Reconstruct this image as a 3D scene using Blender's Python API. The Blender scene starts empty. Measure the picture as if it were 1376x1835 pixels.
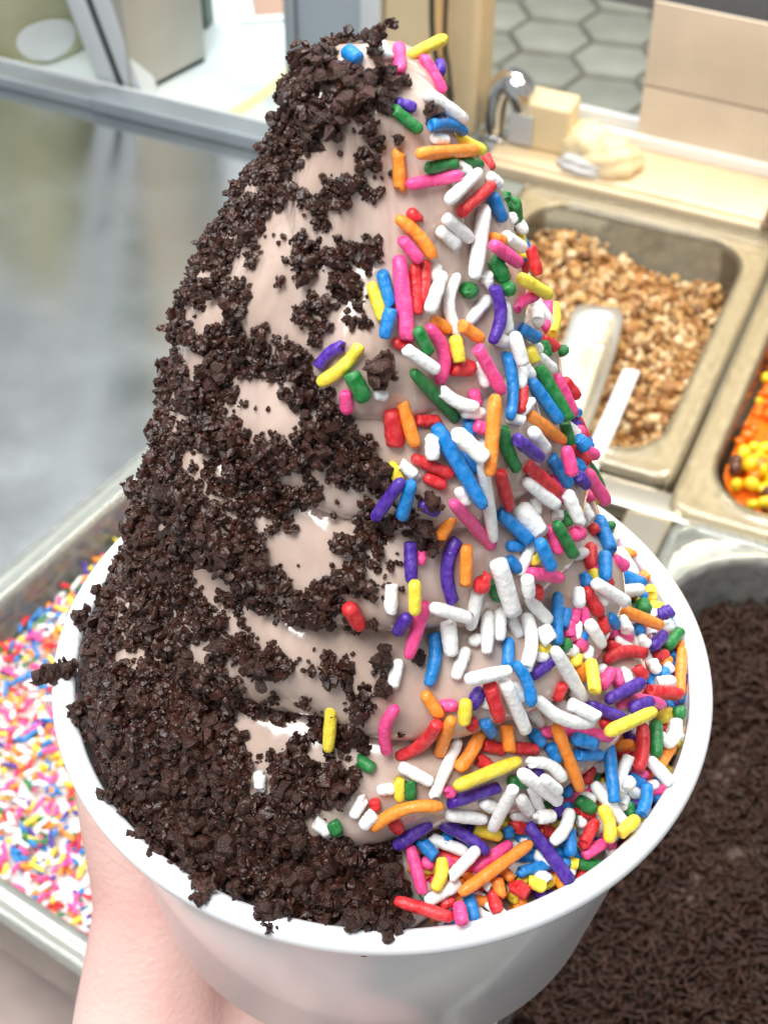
import bpy, bmesh, math, random
import numpy as np

# ------------------------------------------------------------------ camera, world, lamps, exposure
U = 0.01                                   # all shapes below are written in centimetres
sc = bpy.context.scene
col = sc.collection
PI = math.pi
rng = np.random.default_rng(11)
random.seed(5)

cam_d = bpy.data.cameras.new('camera')
cam = bpy.data.objects.new('camera', cam_d); col.objects.link(cam)
CAM = np.array([0.011, -16.87, 45.03])
cam.location = CAM * U
cam.rotation_euler = (math.radians(45), 0, 0)
cam_d.sensor_fit = 'VERTICAL'; cam_d.sensor_height = 36; cam_d.lens = 63.15
cam_d.clip_start = 0.01; cam_d.clip_end = 60
cam_d.dof.use_dof = True; cam_d.dof.focus_distance = 0.232; cam_d.dof.aperture_fstop = 58
sc.camera = cam

world = bpy.data.worlds.new('World'); sc.world = world; world.use_nodes = True
bg = world.node_tree.nodes['Background']
bg.inputs['Color'].default_value = (0.93, 0.97, 1.0, 1); bg.inputs['Strength'].default_value = 0.39

def area(name, loc, target, sx, sy, power, color):
    d = bpy.data.lights.new(name, 'AREA'); d.shape = 'RECTANGLE'; d.size = sx * U; d.size_y = sy * U
    d.energy = power; d.color = color
    o = bpy.data.objects.new(name, d); col.objects.link(o); o.location = np.array(loc) * U
    from mathutils import Vector
    o.rotation_euler = (Vector(target) - Vector(loc)).to_track_quat('-Z', 'Y').to_euler()
    return o
area('ceiling_light', (-22, -22, 110), (0, 0, 25), 46, 46, 10.5, (1.0, 0.985, 0.96))
area('window_daylight', (0, 104, 205), (0, 112, -77), 220, 56, 60.0, (0.92, 0.98, 1.0))
area('counter_lamp', (24, 38, 44), (7, 48, 2), 14, 10, 1.15, (1.0, 0.73, 0.40))

sc.view_settings.view_transform = 'Standard'; sc.view_settings.look = 'None'
sc.view_settings.gamma = 1; sc.view_settings.exposure = 0.2
sc.view_settings.use_curve_mapping = False
sc.render.engine = 'CYCLES'
sc.cycles.use_denoising = True
sc.cycles.max_bounces = 8; sc.cycles.transparent_max_bounces = 16
sc.cycles.caustics_reflective = False; sc.cycles.caustics_refractive = False
sc.render.film_transparent = False

# ------------------------------------------------------------------ helpers
def mesh(name, verts, faces, mats, smooth=False, mat_index=None, attr=None):
    me = bpy.data.meshes.new(name)
    v = np.asarray(verts, dtype=np.float64) * U
    if isinstance(faces, np.ndarray):
        n, k = faces.shape
        me.vertices.add(len(v)); me.vertices.foreach_set('co', v.ravel().astype(np.float32))
        me.loops.add(n * k); me.loops.foreach_set('vertex_index', faces.ravel().astype(np.int32))
        me.polygons.add(n); me.polygons.foreach_set('loop_start', (np.arange(n) * k).astype(np.int32))
        me.update(calc_edges=True); me.validate()
    else:
        me.from_pydata([tuple(p) for p in v], [], [tuple(f) for f in faces]); me.update()
    for m in (mats if isinstance(mats, (list, tuple)) else [mats]): me.materials.append(m)
    n = len(me.polygons)
    me.polygons.foreach_set('use_smooth', np.full(n, bool(smooth)))
    if mat_index is not None: me.polygons.foreach_set('material_index', np.asarray(mat_index, dtype=np.int32))
    if attr is not None:
        a = me.attributes.new('tint', 'FLOAT', 'POINT'); a.data.foreach_set('value', np.asarray(attr, dtype=np.float32))
    me.update()
    return me

def link(name, me, parent=None, loc=(0, 0, 0), rotz=0.0):
    o = bpy.data.objects.new(name, me); col.objects.link(o)
    o.location = np.asarray(loc, float) * U; o.rotation_euler = (0, 0, rotz)
    if parent is not None: o.parent = parent
    return o
def tag(o, label=None, cat=None, group=None, kind=None):
    if label: o['label'] = label
    if cat: o['category'] = cat
    if group: o['group'] = group
    if kind: o['kind'] = kind
    return o
def thing(name, label, cat, loc=(0, 0, 0), rotz=0.0, group=None):
    return tag(link(name, None, None, loc, rotz), label, cat, group)

def box(x0, x1, y0, y1, z0, z1, bev=0.0):
    bm = bmesh.new(); bmesh.ops.create_cube(bm, size=1)
    for v in bm.verts:
        v.co.x = x0 + (v.co.x + .5) * (x1 - x0); v.co.y = y0 + (v.co.y + .5) * (y1 - y0); v.co.z = z0 + (v.co.z + .5) * (z1 - z0)
    if bev: bmesh.ops.bevel(bm, geom=bm.edges[:], offset=bev, segments=3, profile=.6, affect='EDGES')
    bm.verts.index_update()
    r = [tuple(v.co) for v in bm.verts], [[v.index for v in f.verts] for f in bm.faces]
    bm.free(); return r
def part_box(name, mat, parent, x0, x1, y0, y1, z0, z1, bev=0.05):
    v, f = box(x0, x1, y0, y1, z0, z1, bev); return link(name, mesh(name, v, f, mat, bev > 0), parent)
def lathe(profile, n=96, close=False):
    t = np.linspace(0, 2 * PI, n, endpoint=False); P = np.asarray(profile, float); k = len(P)
    v = np.concatenate([np.stack([r * np.cos(t), r * np.sin(t), np.full(n, z)], 1) for r, z in P])
    f = []
    for i in range(k if close else k - 1):
        j = (i + 1) % k
        for a in range(n):
            b = (a + 1) % n; f.append((i * n + a, i * n + b, j * n + b, j * n + a))
    return v, f
def tube(path, rad, n=10, cap=True):
    P = np.asarray(path, float); k = len(P); R = np.full(k, rad) if np.isscalar(rad) else np.asarray(rad, float)
    T = np.gradient(P, axis=0); T /= np.linalg.norm(T, axis=1)[:, None] + 1e-12
    ref = np.array([0, 0, 1.]) if abs(T[0][2]) < .9 else np.array([1., 0, 0])
    v = []; a = np.linspace(0, 2 * PI, n, endpoint=False); u = None
    for p, t, r in zip(P, T, R):
        u = np.cross(t, ref) if u is None else u - t * (u @ t)
        u = u / (np.linalg.norm(u) + 1e-12); w = np.cross(t, u)
        v.append(p + r * (np.cos(a)[:, None] * u + np.sin(a)[:, None] * w))
    v = np.concatenate(v)
    f = []
    for i in range(k - 1):
        for j in range(n):
            q = (j + 1) % n
            f += [(i * n + j, i * n + q, (i + 1) * n + q), (i * n + j, (i + 1) * n + q, (i + 1) * n + j)]
    if cap:
        v = np.concatenate([v, P[:1], P[-1:]]); c0, c1 = k * n, k * n + 1
        for j in range(n):
            q = (j + 1) % n; f += [(c0, q, j), (c1, (k - 1) * n + j, (k - 1) * n + q)]
    return v, np.array(f, int)
def bez(pts, n=14):
    P = np.asarray(pts, float); m = len(P)
    t = np.linspace(0, m - 1, n); i = np.clip(t.astype(int), 0, m - 2); s = (t - i)[:, None]
    p0 = P[np.clip(i - 1, 0, m - 1)]; p1 = P[i]; p2 = P[i + 1]; p3 = P[np.clip(i + 2, 0, m - 1)]
    return .5 * (2 * p1 + (p2 - p0) * s + (2 * p0 - 5 * p1 + 4 * p2 - p3) * s ** 2 + (3 * p1 - p0 - 3 * p2 + p3) * s ** 3)
def ico(sub):
    bm = bmesh.new(); bmesh.ops.create_icosphere(bm, subdivisions=sub, radius=1); bm.verts.index_update()
    v = np.array([tuple(x.co) for x in bm.verts]); f = np.array([[q.index for q in p.verts] for p in bm.faces]); bm.free(); return v, f
ICO1, ICO2 = ico(1), ico(2)
def rot_random(r):
    q = r.normal(size=4); q /= np.linalg.norm(q); w, x, y, z = q
    return np.array([[1 - 2 * (y * y + z * z), 2 * (x * y - z * w), 2 * (x * z + y * w)], [2 * (x * y + z * w), 1 - 2 * (x * x + z * z), 2 * (y * z - x * w)], [2 * (x * z - y * w), 2 * (y * z + x * w), 1 - 2 * (x * x + y * y)]])
class Pool:                                # many small pieces collected into one mesh
    def __init__(s): s.v = []; s.f = []; s.m = []; s.a = []; s.n = 0
    def add(s, v, f, m=0, a=0.0):
        s.v.append(v); s.f.append(np.asarray(f) + s.n); s.m.append(np.full(len(f), m)); s.a.append(np.full(len(v), a)); s.n += len(v)
    def build(s, name, mats, parent=None, smooth=False):
        return link(name, mesh(name, np.concatenate(s.v), np.concatenate(s.f), mats, smooth, np.concatenate(s.m), np.concatenate(s.a)), parent)

# ------------------------------------------------------------------ materials
def mat(name, color, rough=.5, metal=0.0, spec=.5, sss=0.0, sss_r=(1, .4, .3), sss_s=.002, var=0.0, var_scale=300, var_col=None,
        bump=0.0, bump_scale=600, coat=0.0, rvar=0.0, rand=0.0, stretch=None, detail=4):
    m = bpy.data.materials.new(name); m.use_nodes = True; nt = m.node_tree; N = nt.nodes; L = nt.links
    p = N['Principled BSDF']
    p.inputs['Base Color'].default_value = (*color, 1); p.inputs['Roughness'].default_value = rough
    p.inputs['Metallic'].default_value = metal; p.inputs['Specular IOR Level'].default_value = spec
    p.inputs['Coat Weight'].default_value = coat; p.inputs['Coat Roughness'].default_value = .12
    if sss:
        p.inputs['Subsurface Weight'].default_value = sss; p.inputs['Subsurface Radius'].default_value = sss_r; p.inputs['Subsurface Scale'].default_value = sss_s
    tc = N.new('ShaderNodeTexCoord'); mp = N.new('ShaderNodeMapping'); L.new(tc.outputs['Object'], mp.inputs['Vector'])
    if stretch: mp.inputs['Scale'].default_value = stretch
    def noise(scale, det=detail):
        n = N.new('ShaderNodeTexNoise'); n.inputs['Scale'].default_value = scale; n.inputs['Detail'].default_value = det
        L.new(mp.outputs['Vector'], n.inputs['Vector']); return n
    src = None
    if var:
        n = noise(var_scale); r = N.new('ShaderNodeValToRGB'); L.new(n.outputs['Fac'], r.inputs['Fac'])
        c2 = var_col or tuple(min(1, c * (1 + var)) for c in color); c1 = color if var_col else tuple(c * (1 - var) for c in color)
        r.color_ramp.elements[0].position = .35; r.color_ramp.elements[1].position = .68
        r.color_ramp.elements[0].color = (*c1, 1); r.color_ramp.elements[1].color = (*c2, 1); src = r.outputs['Color']
    if rand:
        oi = N.new('ShaderNodeObjectInfo'); h = N.new('ShaderNodeHueSaturation')
        mr = N.new('ShaderNodeMapRange'); mr.inputs['To Min'].default_value = 1 - rand; mr.inputs['To Max'].default_value = 1 + rand
        L.new(oi.outputs['Random'], mr.inputs['Value']); L.new(mr.outputs['Result'], h.inputs['Value'])
        if src: L.new(src, h.inputs['Color'])
        else: h.inputs['Color'].default_value = (*color, 1)
        src = h.outputs['Color']
    if src: L.new(src, p.inputs['Base Color'])
    if rvar:
        n = noise(var_scale * 1.7); mr = N.new('ShaderNodeMapRange'); mr.inputs['From Min'].default_value = .3; mr.inputs['From Max'].default_value = .7
        mr.inputs['To Min'].default_value = max(.03, rough - rvar); mr.inputs['To Max'].default_value = min(1, rough + rvar)
        L.new(n.outputs['Fac'], mr.inputs['Value']); L.new(mr.outputs['Result'], p.inputs['Roughness'])
    if bump:
        n = noise(bump_scale, 6); b = N.new('ShaderNodeBump'); b.inputs['Strength'].default_value = bump; b.inputs['Distance'].default_value = .0006
        L.new(n.outputs['Fac'], b.inputs['Height']); L.new(b.outputs['Normal'], p.inputs['Normal'])
    return m
def clear_mat(name, color, haze, rough=.08):
    m = mat(name, color, .35, spec=.3, bump=.1, bump_scale=50); nt = m.node_tree; N = nt.nodes; L = nt.links; out = N['Material Output']; p = N['Principled BSDF']
    t = N.new('ShaderNodeBsdfTransparent'); t.inputs['Color'].default_value = (.97, .95, .90, 1)
    g = N.new('ShaderNodeBsdfGlossy'); g.inputs['Roughness'].default_value = rough; g.inputs['Color'].default_value = (1, .99, .97, 1)
    fr = N.new('ShaderNodeFresnel'); fr.inputs['IOR'].default_value = 1.6
    m1 = N.new('ShaderNodeMixShader'); L.new(fr.outputs[0], m1.inputs[0]); L.new(t.outputs[0], m1.inputs[1]); L.new(g.outputs[0], m1.inputs[2])
    n = N.new('ShaderNodeTexNoise'); n.inputs['Scale'].default_value = 35; n.inputs['Detail'].default_value = 5
    mr = N.new('ShaderNodeMapRange'); mr.inputs['From Min'].default_value = .35; mr.inputs['From Max'].default_value = .7; mr.inputs['To Min'].default_value = haze * .7; mr.inputs['To Max'].default_value = haze * 1.5
    L.new(n.outputs['Fac'], mr.inputs['Value'])
    m2 = N.new('ShaderNodeMixShader'); L.new(mr.outputs['Result'], m2.inputs[0]); L.new(m1.outputs[0], m2.inputs[1]); L.new(p.outputs[0], m2.inputs[2]); L.new(m2.outputs[0], out.inputs['Surface'])
    return m
def ramp_mat(name, stops, rough, bump=.4, bump_scale=500, spec=.4, rand=0.12, coat=0.0):   # colour picked per piece from the 'tint' attribute
    m = mat(name, stops[0][1], rough, spec=spec, bump=bump, bump_scale=bump_scale, coat=coat); nt = m.node_tree; N = nt.nodes; L = nt.links
    at = N.new('ShaderNodeAttribute'); at.attribute_name = 'tint'
    r = N.new('ShaderNodeValToRGB'); e = r.color_ramp.elements
    e[0].position, e[0].color = stops[0][0], (*stops[0][1], 1); e[1].position, e[1].color = stops[-1][0], (*stops[-1][1], 1)
    for pos, c in stops[1:-1]: x = e.new(pos); x.color = (*c, 1)
    n = N.new('ShaderNodeTexNoise'); n.inputs['Scale'].default_value = 450; tc = N.new('ShaderNodeTexCoord'); L.new(tc.outputs['Object'], n.inputs['Vector'])
    ad = N.new('ShaderNodeMath'); ad.operation = 'MULTIPLY_ADD'; ad.inputs[1].default_value = rand * 2; L.new(n.outputs['Fac'], ad.inputs[0]); L.new(at.outputs['Fac'], ad.inputs[2])
    sb = N.new('ShaderNodeMath'); sb.operation = 'SUBTRACT'; sb.inputs[1].default_value = rand; L.new(ad.outputs[0], sb.inputs[0])
    L.new(sb.outputs[0], r.inputs['Fac']); L.new(r.outputs['Color'], N['Principled BSDF'].inputs['Base Color'])
    return m

M = {}
M['cream'] = mat('soft_serve_cream', (.475, .345, .283), .22, spec=.5, sss=.35, sss_r=(1, .6, .45), sss_s=.003, var=.08, var_scale=120, var_col=(.60, .465, .40),
                 bump=.4, bump_scale=170, rvar=.12, stretch=(1, 1, .8), coat=1.0)
M['crumb'] = mat('chocolate_cookie', (.021, .0062, .0034), .33, spec=.55, var=.3, var_scale=500, var_col=(.066, .021, .0115), bump=.6, bump_scale=1500, rvar=.2, rand=.25)
SPR_COL = dict(w=(.86, .86, .83), b=(.0, .185, .53), g=(.005, .165, .028), r=(.58, .014, .02), p=(.85, .06, .25), o=(.93, .25, .018), y=(.84, .62, .045), v=(.055, .009, .27))
SPR_NAME = dict(w='white', b='blue', g='green', r='red', p='pink', o='orange', y='yellow', v='violet')
for k, c in SPR_COL.items():
    c2 = tuple(min(.95, x * 1.2 + (.045 if k != 'w' else 0)) for x in c)
    M['spr_' + k] = mat('sprinkle_' + SPR_NAME[k], c, .38, spec=.45, sss=.12, sss_r=(1, 1, 1), sss_s=.0006, var=.1, var_scale=1000, var_col=c2, bump=.4, bump_scale=1300, rvar=.14, rand=.06)
M['cup'] = mat('coated_paper', (.81, .82, .85), .2, spec=.5, coat=.4, bump=.05, bump_scale=60)
M['skin'] = mat('skin', (.74, .40, .36), .46, spec=.4, sss=.3, sss_r=(1, .35, .2), sss_s=.004, var=.2, var_scale=20, var_col=(.75, .58, .52), bump=.35, bump_scale=900)
M['steel'] = mat('brushed_steel', (.78, .80, .80), .2, metal=1, bump=.04, bump_scale=30, rvar=.06, var_scale=14)
M['steel_dull'] = mat('dull_steel', (.20, .18, .14), .45, metal=.3, var=.1, var_scale=40)
M['alu'] = mat('aluminium_frame', (.34, .39, .43), .4, metal=.4, var=.05, var_scale=60)
M['frame'] = mat('warm_steel', (.72, .66, .54), .26, metal=.9, var=.06, var_scale=30)
M['alu_light'] = mat('light_frame', (.74, .79, .82), .35, metal=.2)
M['bluegrey'] = mat('blue_grey_paint', (.42, .49, .56), .45)
M['gasket'] = mat('black_rubber', (.012, .018, .02), .6)
M['darkgreen'] = mat('dark_green_panel', (.10, .15, .14), .4)
M['boxgrey'] = mat('warm_grey_panel', (.50, .49, .44), .5, var=.08, var_scale=25)
M['lime'] = mat('lime_tub', (.60, .60, .38), .35, var=.1, var_scale=30)
M['label'] = mat('paper_label', (.80, .84, .84), .5)
M['sill'] = mat('pale_sill', (.66, .73, .72), .45, var=.04, var_scale=20)
M['lineyellow'] = mat('yellow_line', (.80, .74, .40), .5)
M['terra'] = mat('terracotta', (.42, .27, .20), .7)
M['warmlit_wall'] = mat('lamp_warmed_paint', (.82, .67, .42), .4, var=.08, var_scale=25)  # warmth of the lamplight on the jamb, put into its colour
M['ledge'] = mat('cream_plastic_ledge', (.70, .58, .40), .32, spec=.5, var=.08, var_scale=30)
M['track'] = mat('white_track', (.82, .84, .86), .35)
M['chrome'] = mat('chrome', (.75, .75, .74), .14, metal=1)
M['cable'] = mat('cable', (.035, .03, .025), .5)
M['card'] = mat('beige_card', (.66, .57, .46), .6, var=.06, var_scale=40)
M['cardline'] = mat('card_fold', (.28, .23, .19), .6)
M['napkin'] = mat('cream_wrap', (.78, .64, .40), .4, spec=.5, sss=.1, bump=.3, bump_scale=90)
M['greytag'] = mat('grey_plate', (.50, .51, .52), .4)
M['darkbar'] = mat('dark_grey_bar', (.14, .15, .17), .5)
M['tanpost'] = mat('tan_post', (.20, .13, .08), .5)
M['paver'] = mat('paver_stone', (.42, .41, .33), .75, var=.18, var_scale=9, bump=.3, bump_scale=60, rand=.12)
M['joint'] = mat('paver_joint', (.19, .18, .14), .9, var=.2, var_scale=20)
M['tile'] = mat('floor_tile', (.66, .54, .50), .55, var=.12, var_scale=30, bump=.2, bump_scale=80)
M['clear'] = clear_mat('clear_plastic', (.80, .70, .50), .10, .1)
M['flange'] = clear_mat('clear_plastic_rim', (.82, .70, .46), .20, .1)  # golden lamp reflection on the clear rims, put into their haze colour
M['flange_cool'] = clear_mat('clear_plastic_rim_cool', (.66, .72, .69), .2, .1)
M['clear_cool'] = clear_mat('clear_plastic_cool', (.80, .82, .80), .16, .1)
M['scoop'] = clear_mat('frosted_plastic', (.50, .47, .36), .28, .3)
M['whiteplastic'] = mat('white_plastic', (.84, .86, .90), .35)
M['choc'] = mat('chocolate_vermicelli', (.040, .0155, .009), .5, spec=.28, var=.2, var_scale=300, rand=.2)
M['nut'] = ramp_mat('chopped_nut', [(0, (.16, .07, .025)), (.3, (.42, .20, .065)), (.6, (.57, .35, .14)), (1, (.80, .64, .40))], .5)
M['candy'] = ramp_mat('candy_shell', [(0, (.09, .028, .012)), (.2, (.10, .03, .014)), (.3, (.85, .15, .008)), (.6, (.88, .20, .01)), (.72, (.86, .55, .01)), (1, (.88, .60, .02))], .22, bump=.1, rand=.02, coat=.3)

# ------------------------------------------------------------------ the shape of the soft serve and of the heap around it
HS=np.array([-1.2,0,1,2,3,4,5,6,7,8,8.8,9.3,9.6])
RS=np.array([3.75,3.7,3.56,3.26,2.88,2.68,2.44,2.15,1.80,1.26,.90,.65,.02])
DX=np.array([-.083,-.083,-.104,-.124,-.09,-.11,-.14,-.11,-.12,.04,.0,-.01,-.025])
def smooth_interp(x,X,Y):
    x=np.asarray(x,float); i=np.clip(np.searchsorted(X,x)-1,0,len(X)-2)
    h=np.diff(X);d=np.diff(Y)/h
    m=np.zeros(len(X));m[1:-1]=(d[:-1]*h[1:]+d[1:]*h[:-1])/(h[1:]+h[:-1]);m[0]=d[0];m[-1]=d[-1]
    t=(x-X[i])/h[i]
    return (2*t**3-3*t**2+1)*Y[i]+(t**3-2*t**2+t)*h[i]*m[i]+(-2*t**3+3*t**2)*Y[i+1]+(t**3-t**2)*h[i]*m[i+1]
def cone_axis(h):
    h=np.asarray(h,float); s=np.clip(h/9.6,0,1)
    return np.stack([-.17*s+np.interp(h,HS,DX), .9*s**1.3, 25+h],-1)
def cone_radius(th,h):
    th=np.asarray(th,float);h=np.asarray(h,float)
    R=smooth_interp(np.clip(h,HS[0],HS[-1]),HS,RS)
    a=np.clip((7.6-h)/5.0,0,1)          # swirl gets weaker towards the tip
    ph=h/1.5+th/(2*np.pi)+.12*np.sin(2*th+h*.7)
    f=ph-np.floor(ph); rid=np.sqrt(np.clip(1-.97*(2*f-1)**2,0,1))-.74
    n=.07*np.sin(3*th+1.7*h+1.)+.06*np.sin(5*th-2.3*h)+.04*np.sin(9*th+3.1*h+2)+.02*np.sin(17*th-1.3*h)
    return np.maximum(R+(.06+.54*a)*rid*np.clip((9.5-h)/1.5,0,1)+n*np.clip(R/1.5,0,1),.01)
def cone_point(th,h):
    r=cone_radius(th,h); c=cone_axis(h)
    return c+np.stack([r*np.cos(th),r*np.sin(th),0*r],-1)
def pile_height(x,y):
    rho=np.hypot(x,y); th=np.arctan2(y,x)
    left=.5-.5*np.cos(th+.35)            # more topping heaped on the crumb side
    s=np.clip((4.5-rho)/1.2,0,1)
    return 24.86+.20*left+.62*s*s*(3-2*s)+.05*np.sin(4*th+1)+.04*np.sin(9*th)


A0 = math.radians(-23.0)                   # the counter, its rail and its bins run 23 degrees off the line of sight
E1 = np.array([math.cos(A0), math.sin(A0)]); E2 = np.array([-math.sin(A0), math.cos(A0)])
def W(a, b, z=0.0): p = a * E1 + b * E2; return (p[0], p[1], z)
def in_view(P):                            # whether the photograph shows the spot; only decides which pieces stay single objects
    q = np.asarray(P) - CAM; s = math.sqrt(.5); z = (q[..., 1] - q[..., 2]) * s
    return 688 + 3219 * q[..., 0] / z, 917.5 - 3219 * (q[..., 1] + q[..., 2]) * s / z

# ------------------------------------------------------------------ the setting
def sheet(name, pts, z, m, parent=None, kind='structure', th=.3):
    n = len(pts); v = [(x, y, z) for x, y in pts] + [(x, y, z - th) for x, y in pts]
    f = [tuple(range(n)), tuple(range(2 * n - 1, n - 1, -1))] + [(i, n + i, n + (i + 1) % n, (i + 1) % n) for i in range(n)]
    o = link(name, mesh(name, v, f, m), parent); o['kind'] = kind; return o
ab = lambda *l: [W(a, b)[:2] for a, b in l]
sheet('counter', ab((-75, 44.9), (-75, 22)) + [(-30, 15.6), (-18.5, 16.3), (-7.6, 32.2)] + ab((-13.6, 29.5), (-13.6, 44.9)), 0.0, M['steel'], th=1.2)
sheet('bin_well', ab((-13.5, 46.9), (-13.5, -6), (30, -6), (30, 46.9)), -9.5, M['steel_dull'])
sheet('window_sill', ab((-75, 45.9), (-22.5, 45.9), (-22.5, 80), (-75, 80)), 0.0, M['sill'])
sheet('pavement', ab((-70, 80.5), (-19, 80.5), (-19, 52.3), (200, 52.3), (200, 420), (-70, 420)), -77.0, M['joint'])
sheet('floor', ab((-90, -40), (60, -40), (60, 44), (-90, 44)), -12.0, M['joint'])

# long hexagonal pavers of the pavement seen beyond the ledge, each a stone of its own
pave = bpy.data.objects['pavement']
def hexmesh():
    L_, H_, c = 5.4, 4.1, 2.1
    pts = [(-L_, 0), (-L_ + c, -H_), (L_ - c, -H_), (L_, 0), (L_ - c, H_), (-L_ + c, H_)]
    v = [(x * .95, y * .86, 0) for x, y in pts] + [(x * .93, y * .82, .5) for x, y in pts]
    f = [tuple(range(6, 12))] + [(i, (i + 1) % 6, 6 + (i + 1) % 6, 6 + i) for i in range(6)]
    return mesh('paver', v, f, M['paver'])
hm = hexmesh(); pa = math.radians(-12)
for i in range(-5, 11):
    for j in range(0, 46):
        lx = i * 17.4 + (8.7 if j % 2 else 0); ly = j * 4.1
        x = 8 + lx * math.cos(pa) - ly * math.sin(pa); y = 128 + lx * math.sin(pa) + ly * math.cos(pa)
        px, py = in_view((x, y, -77))
        if 780 < px < 1460 and -80 < py < 420: link('paver', hm, pave, (x, y, -76.98), pa + rng.normal(0, .02))

# floor tiles at the front edge of the counter
flo = bpy.data.objects['floor']; v_, f_ = box(-7.3, 7.3, -7.3, 7.3, 0, .6, .12); tm = mesh('tile', v_, f_, M['tile'])
for i in range(-3, 1):
    for j in range(-2, 3):
        ra = math.radians(-40); x = -17.5 + i * 15 * math.cos(ra) - j * 15 * math.sin(ra); y = 17 + i * 15 * math.sin(ra) + j * 15 * math.cos(ra)
        link('tile', tm, flo, (x, y, -11.98), ra)

# ------------------------------------------------------------------ window front behind the counter
rail = thing('window_rail', 'grey aluminium sill rail along the back of the steel counter', 'rail', W(-40, 45.2), A0)
part_box('lower_rail', M['alu'], rail, -35, 6.6, -.62, .5, 0, .62, .1)
part_box('lower_rail', M['alu'], rail, 6.65, 15.6, -.72, .5, 0, .72, .1)
part_box('upper_lip', M['alu_light'], rail, -35, 15.6, .52, .66, 0, .8, .05)

def slanted(name, m, parent, x0, x1, y0, y1, h, dx, dy=0):
    v, f = box(x0, x1, y0, y1, 0, h, .06); v = [(x + dx * z, y + dy * z, z) for x, y, z in v]; return link(name, mesh(name, v, f, m, True), parent)
post = thing('window_post', 'pale double window post with black rubber gap, above the left rail', 'window post', W(-32.4, 46.6, .02), A0)
slanted('stile', M['alu_light'], post, -1.35, -.35, -.5, .7, 34, -.28)
slanted('gasket', M['gasket'], post, -.33, .05, -.35, .55, 34, -.28)
slanted('stile', M['alu_light'], post, .07, 1.0, -.5, .7, 34, -.28)

tub = thing('lime_tub', 'lime yellow tub with white round label behind the left window rail', 'tub', W(-39.6, 49.6, .02), A0)
v, f = lathe([(0, 0), (3.2, 0), (3.35, .2), (3.7, 8), (3.8, 12), (3.95, 12.4), (3.8, 13), (0, 13)], 48); tub_o = link('body', mesh('body', v, f, M['lime'], True), tub)
t = np.linspace(-.62, .62, 20); v = []; f = []
for k, zz in enumerate(np.linspace(-1, 1, 12)):
    w = math.sqrt(max(0, 1 - zz * zz)) * .42 + .001
    for i, s in enumerate(np.linspace(-w, w, 14)):
        r = 3.42 + .04 * (1.9 + zz * 1.3); v.append((r * math.cos(-.75 + s), r * math.sin(-.75 + s), 1.3 + zz * 1.1))
for k in range(11):
    for i in range(13): f.append((k * 14 + i, k * 14 + i + 1, (k + 1) * 14 + i + 1, (k + 1) * 14 + i))
link('round_label', mesh('round_label', v, f, M['label'], True), tub_o)
v, f = lathe([(4.1, 13.05), (4.1, 13.9), (3.9, 14.1), (0, 14.1)], 48); link('lid', mesh('lid', v, f, M['label'], True), tub)

dp = thing('green_panel', 'dark green panel standing between lime tub and pale window post', 'panel', W(-36.0, 53.0, .02), A0)
part_box('board', M['darkgreen'], dp, -3.2, 4.2, 0, .8, 0, 30, .1); part_box('foot', M['gasket'], dp, -3, 4, -.3, 1.1, 0, .5, .1)

gb = thing('grey_box', 'warm grey upright box with dark foot behind the window post', 'box', (-11.5, 54.9, .02), math.radians(47))
part_box('body', M['boxgrey'], gb, 0, 4.6, 0, 1.2, .25, 26, .12); part_box('foot', M['gasket'], gb, .1, 4.55, .1, 1.1, 0, .24, 0); part_box('lid', M['boxgrey'], gb, -.1, 4.7, -.1, 1.3, 26.05, 27, .1)

sill = bpy.data.objects['window_sill']
c = bez([(-4.6, 62.2, 0), (-3.8, 60.9, 0), (-4.3, 57.9, 0), (-5.5, 55.5, 0), (-7.2, 53.4, 0)], 24)
T = np.gradient(c, axis=0); T /= np.linalg.norm(T, axis=1)[:, None]; nrm = np.stack([-T[:, 1], T[:, 0], 0 * T[:, 0]], 1)
v = np.concatenate([c + nrm * .32, c - nrm * .32]); v[:, 2] = .006; k = len(c)
link('painted_line', mesh('painted_line', v, [(i, i + 1, k + i + 1, k + i) for i in range(k - 1)], M['lineyellow']), sill)
o = thing('terracotta_mat', 'brownish terracotta mat with pale edge lying beyond the window at top', 'mat', (-6.2, 61.9, .02), math.radians(8))
part_box('pad', M['terra'], o, 0, 7, .3, 9, 0, .15, .05); part_box('edging', M['sill'], o, -.7, 7, -.2, .28, 0, .2, .05)

ww = thing('added_white_wall', 'unseen white wall added to brighten the reflection in the steel counter', 'wall', (-20, 122, 0), A0)  # added out of view as a bright surface for the steel to reflect
part_box('panel', M['track'], ww, -17, 14, 0, 1.5, -76.9, 68, .1); part_box('cap', M['alu'], ww, -17.3, 14.3, -.3, 1.8, 68.05, 70, .1)

jamb = thing('window_jamb', 'blue grey and lamplight-tinted window jamb behind the tip of the ice cream', 'window jamb', W(-22.6, 49.0, 0), A0)
part_box('edge_strip', M['alu'], jamb, -2.6, -2.1, -.9, 3, 0, 32, .08)
part_box('panel', M['bluegrey'], jamb, -2.08, 1.0, -.6, 3, 0, 32, .05)
part_box('bright_strip', M['alu_light'], jamb, 1.02, 1.95, -.8, 3, 0, 32, .08)
part_box('lamp_warmed_board', M['warmlit_wall'], jamb, 1.97, 4.4, -.5, 2.4, 0, 32, .3)
part_box('lamp_warmed_corner', M['warmlit_wall'], jamb, 4.42, 6.1, .3, 2.4, 0, 32, .3)

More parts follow.
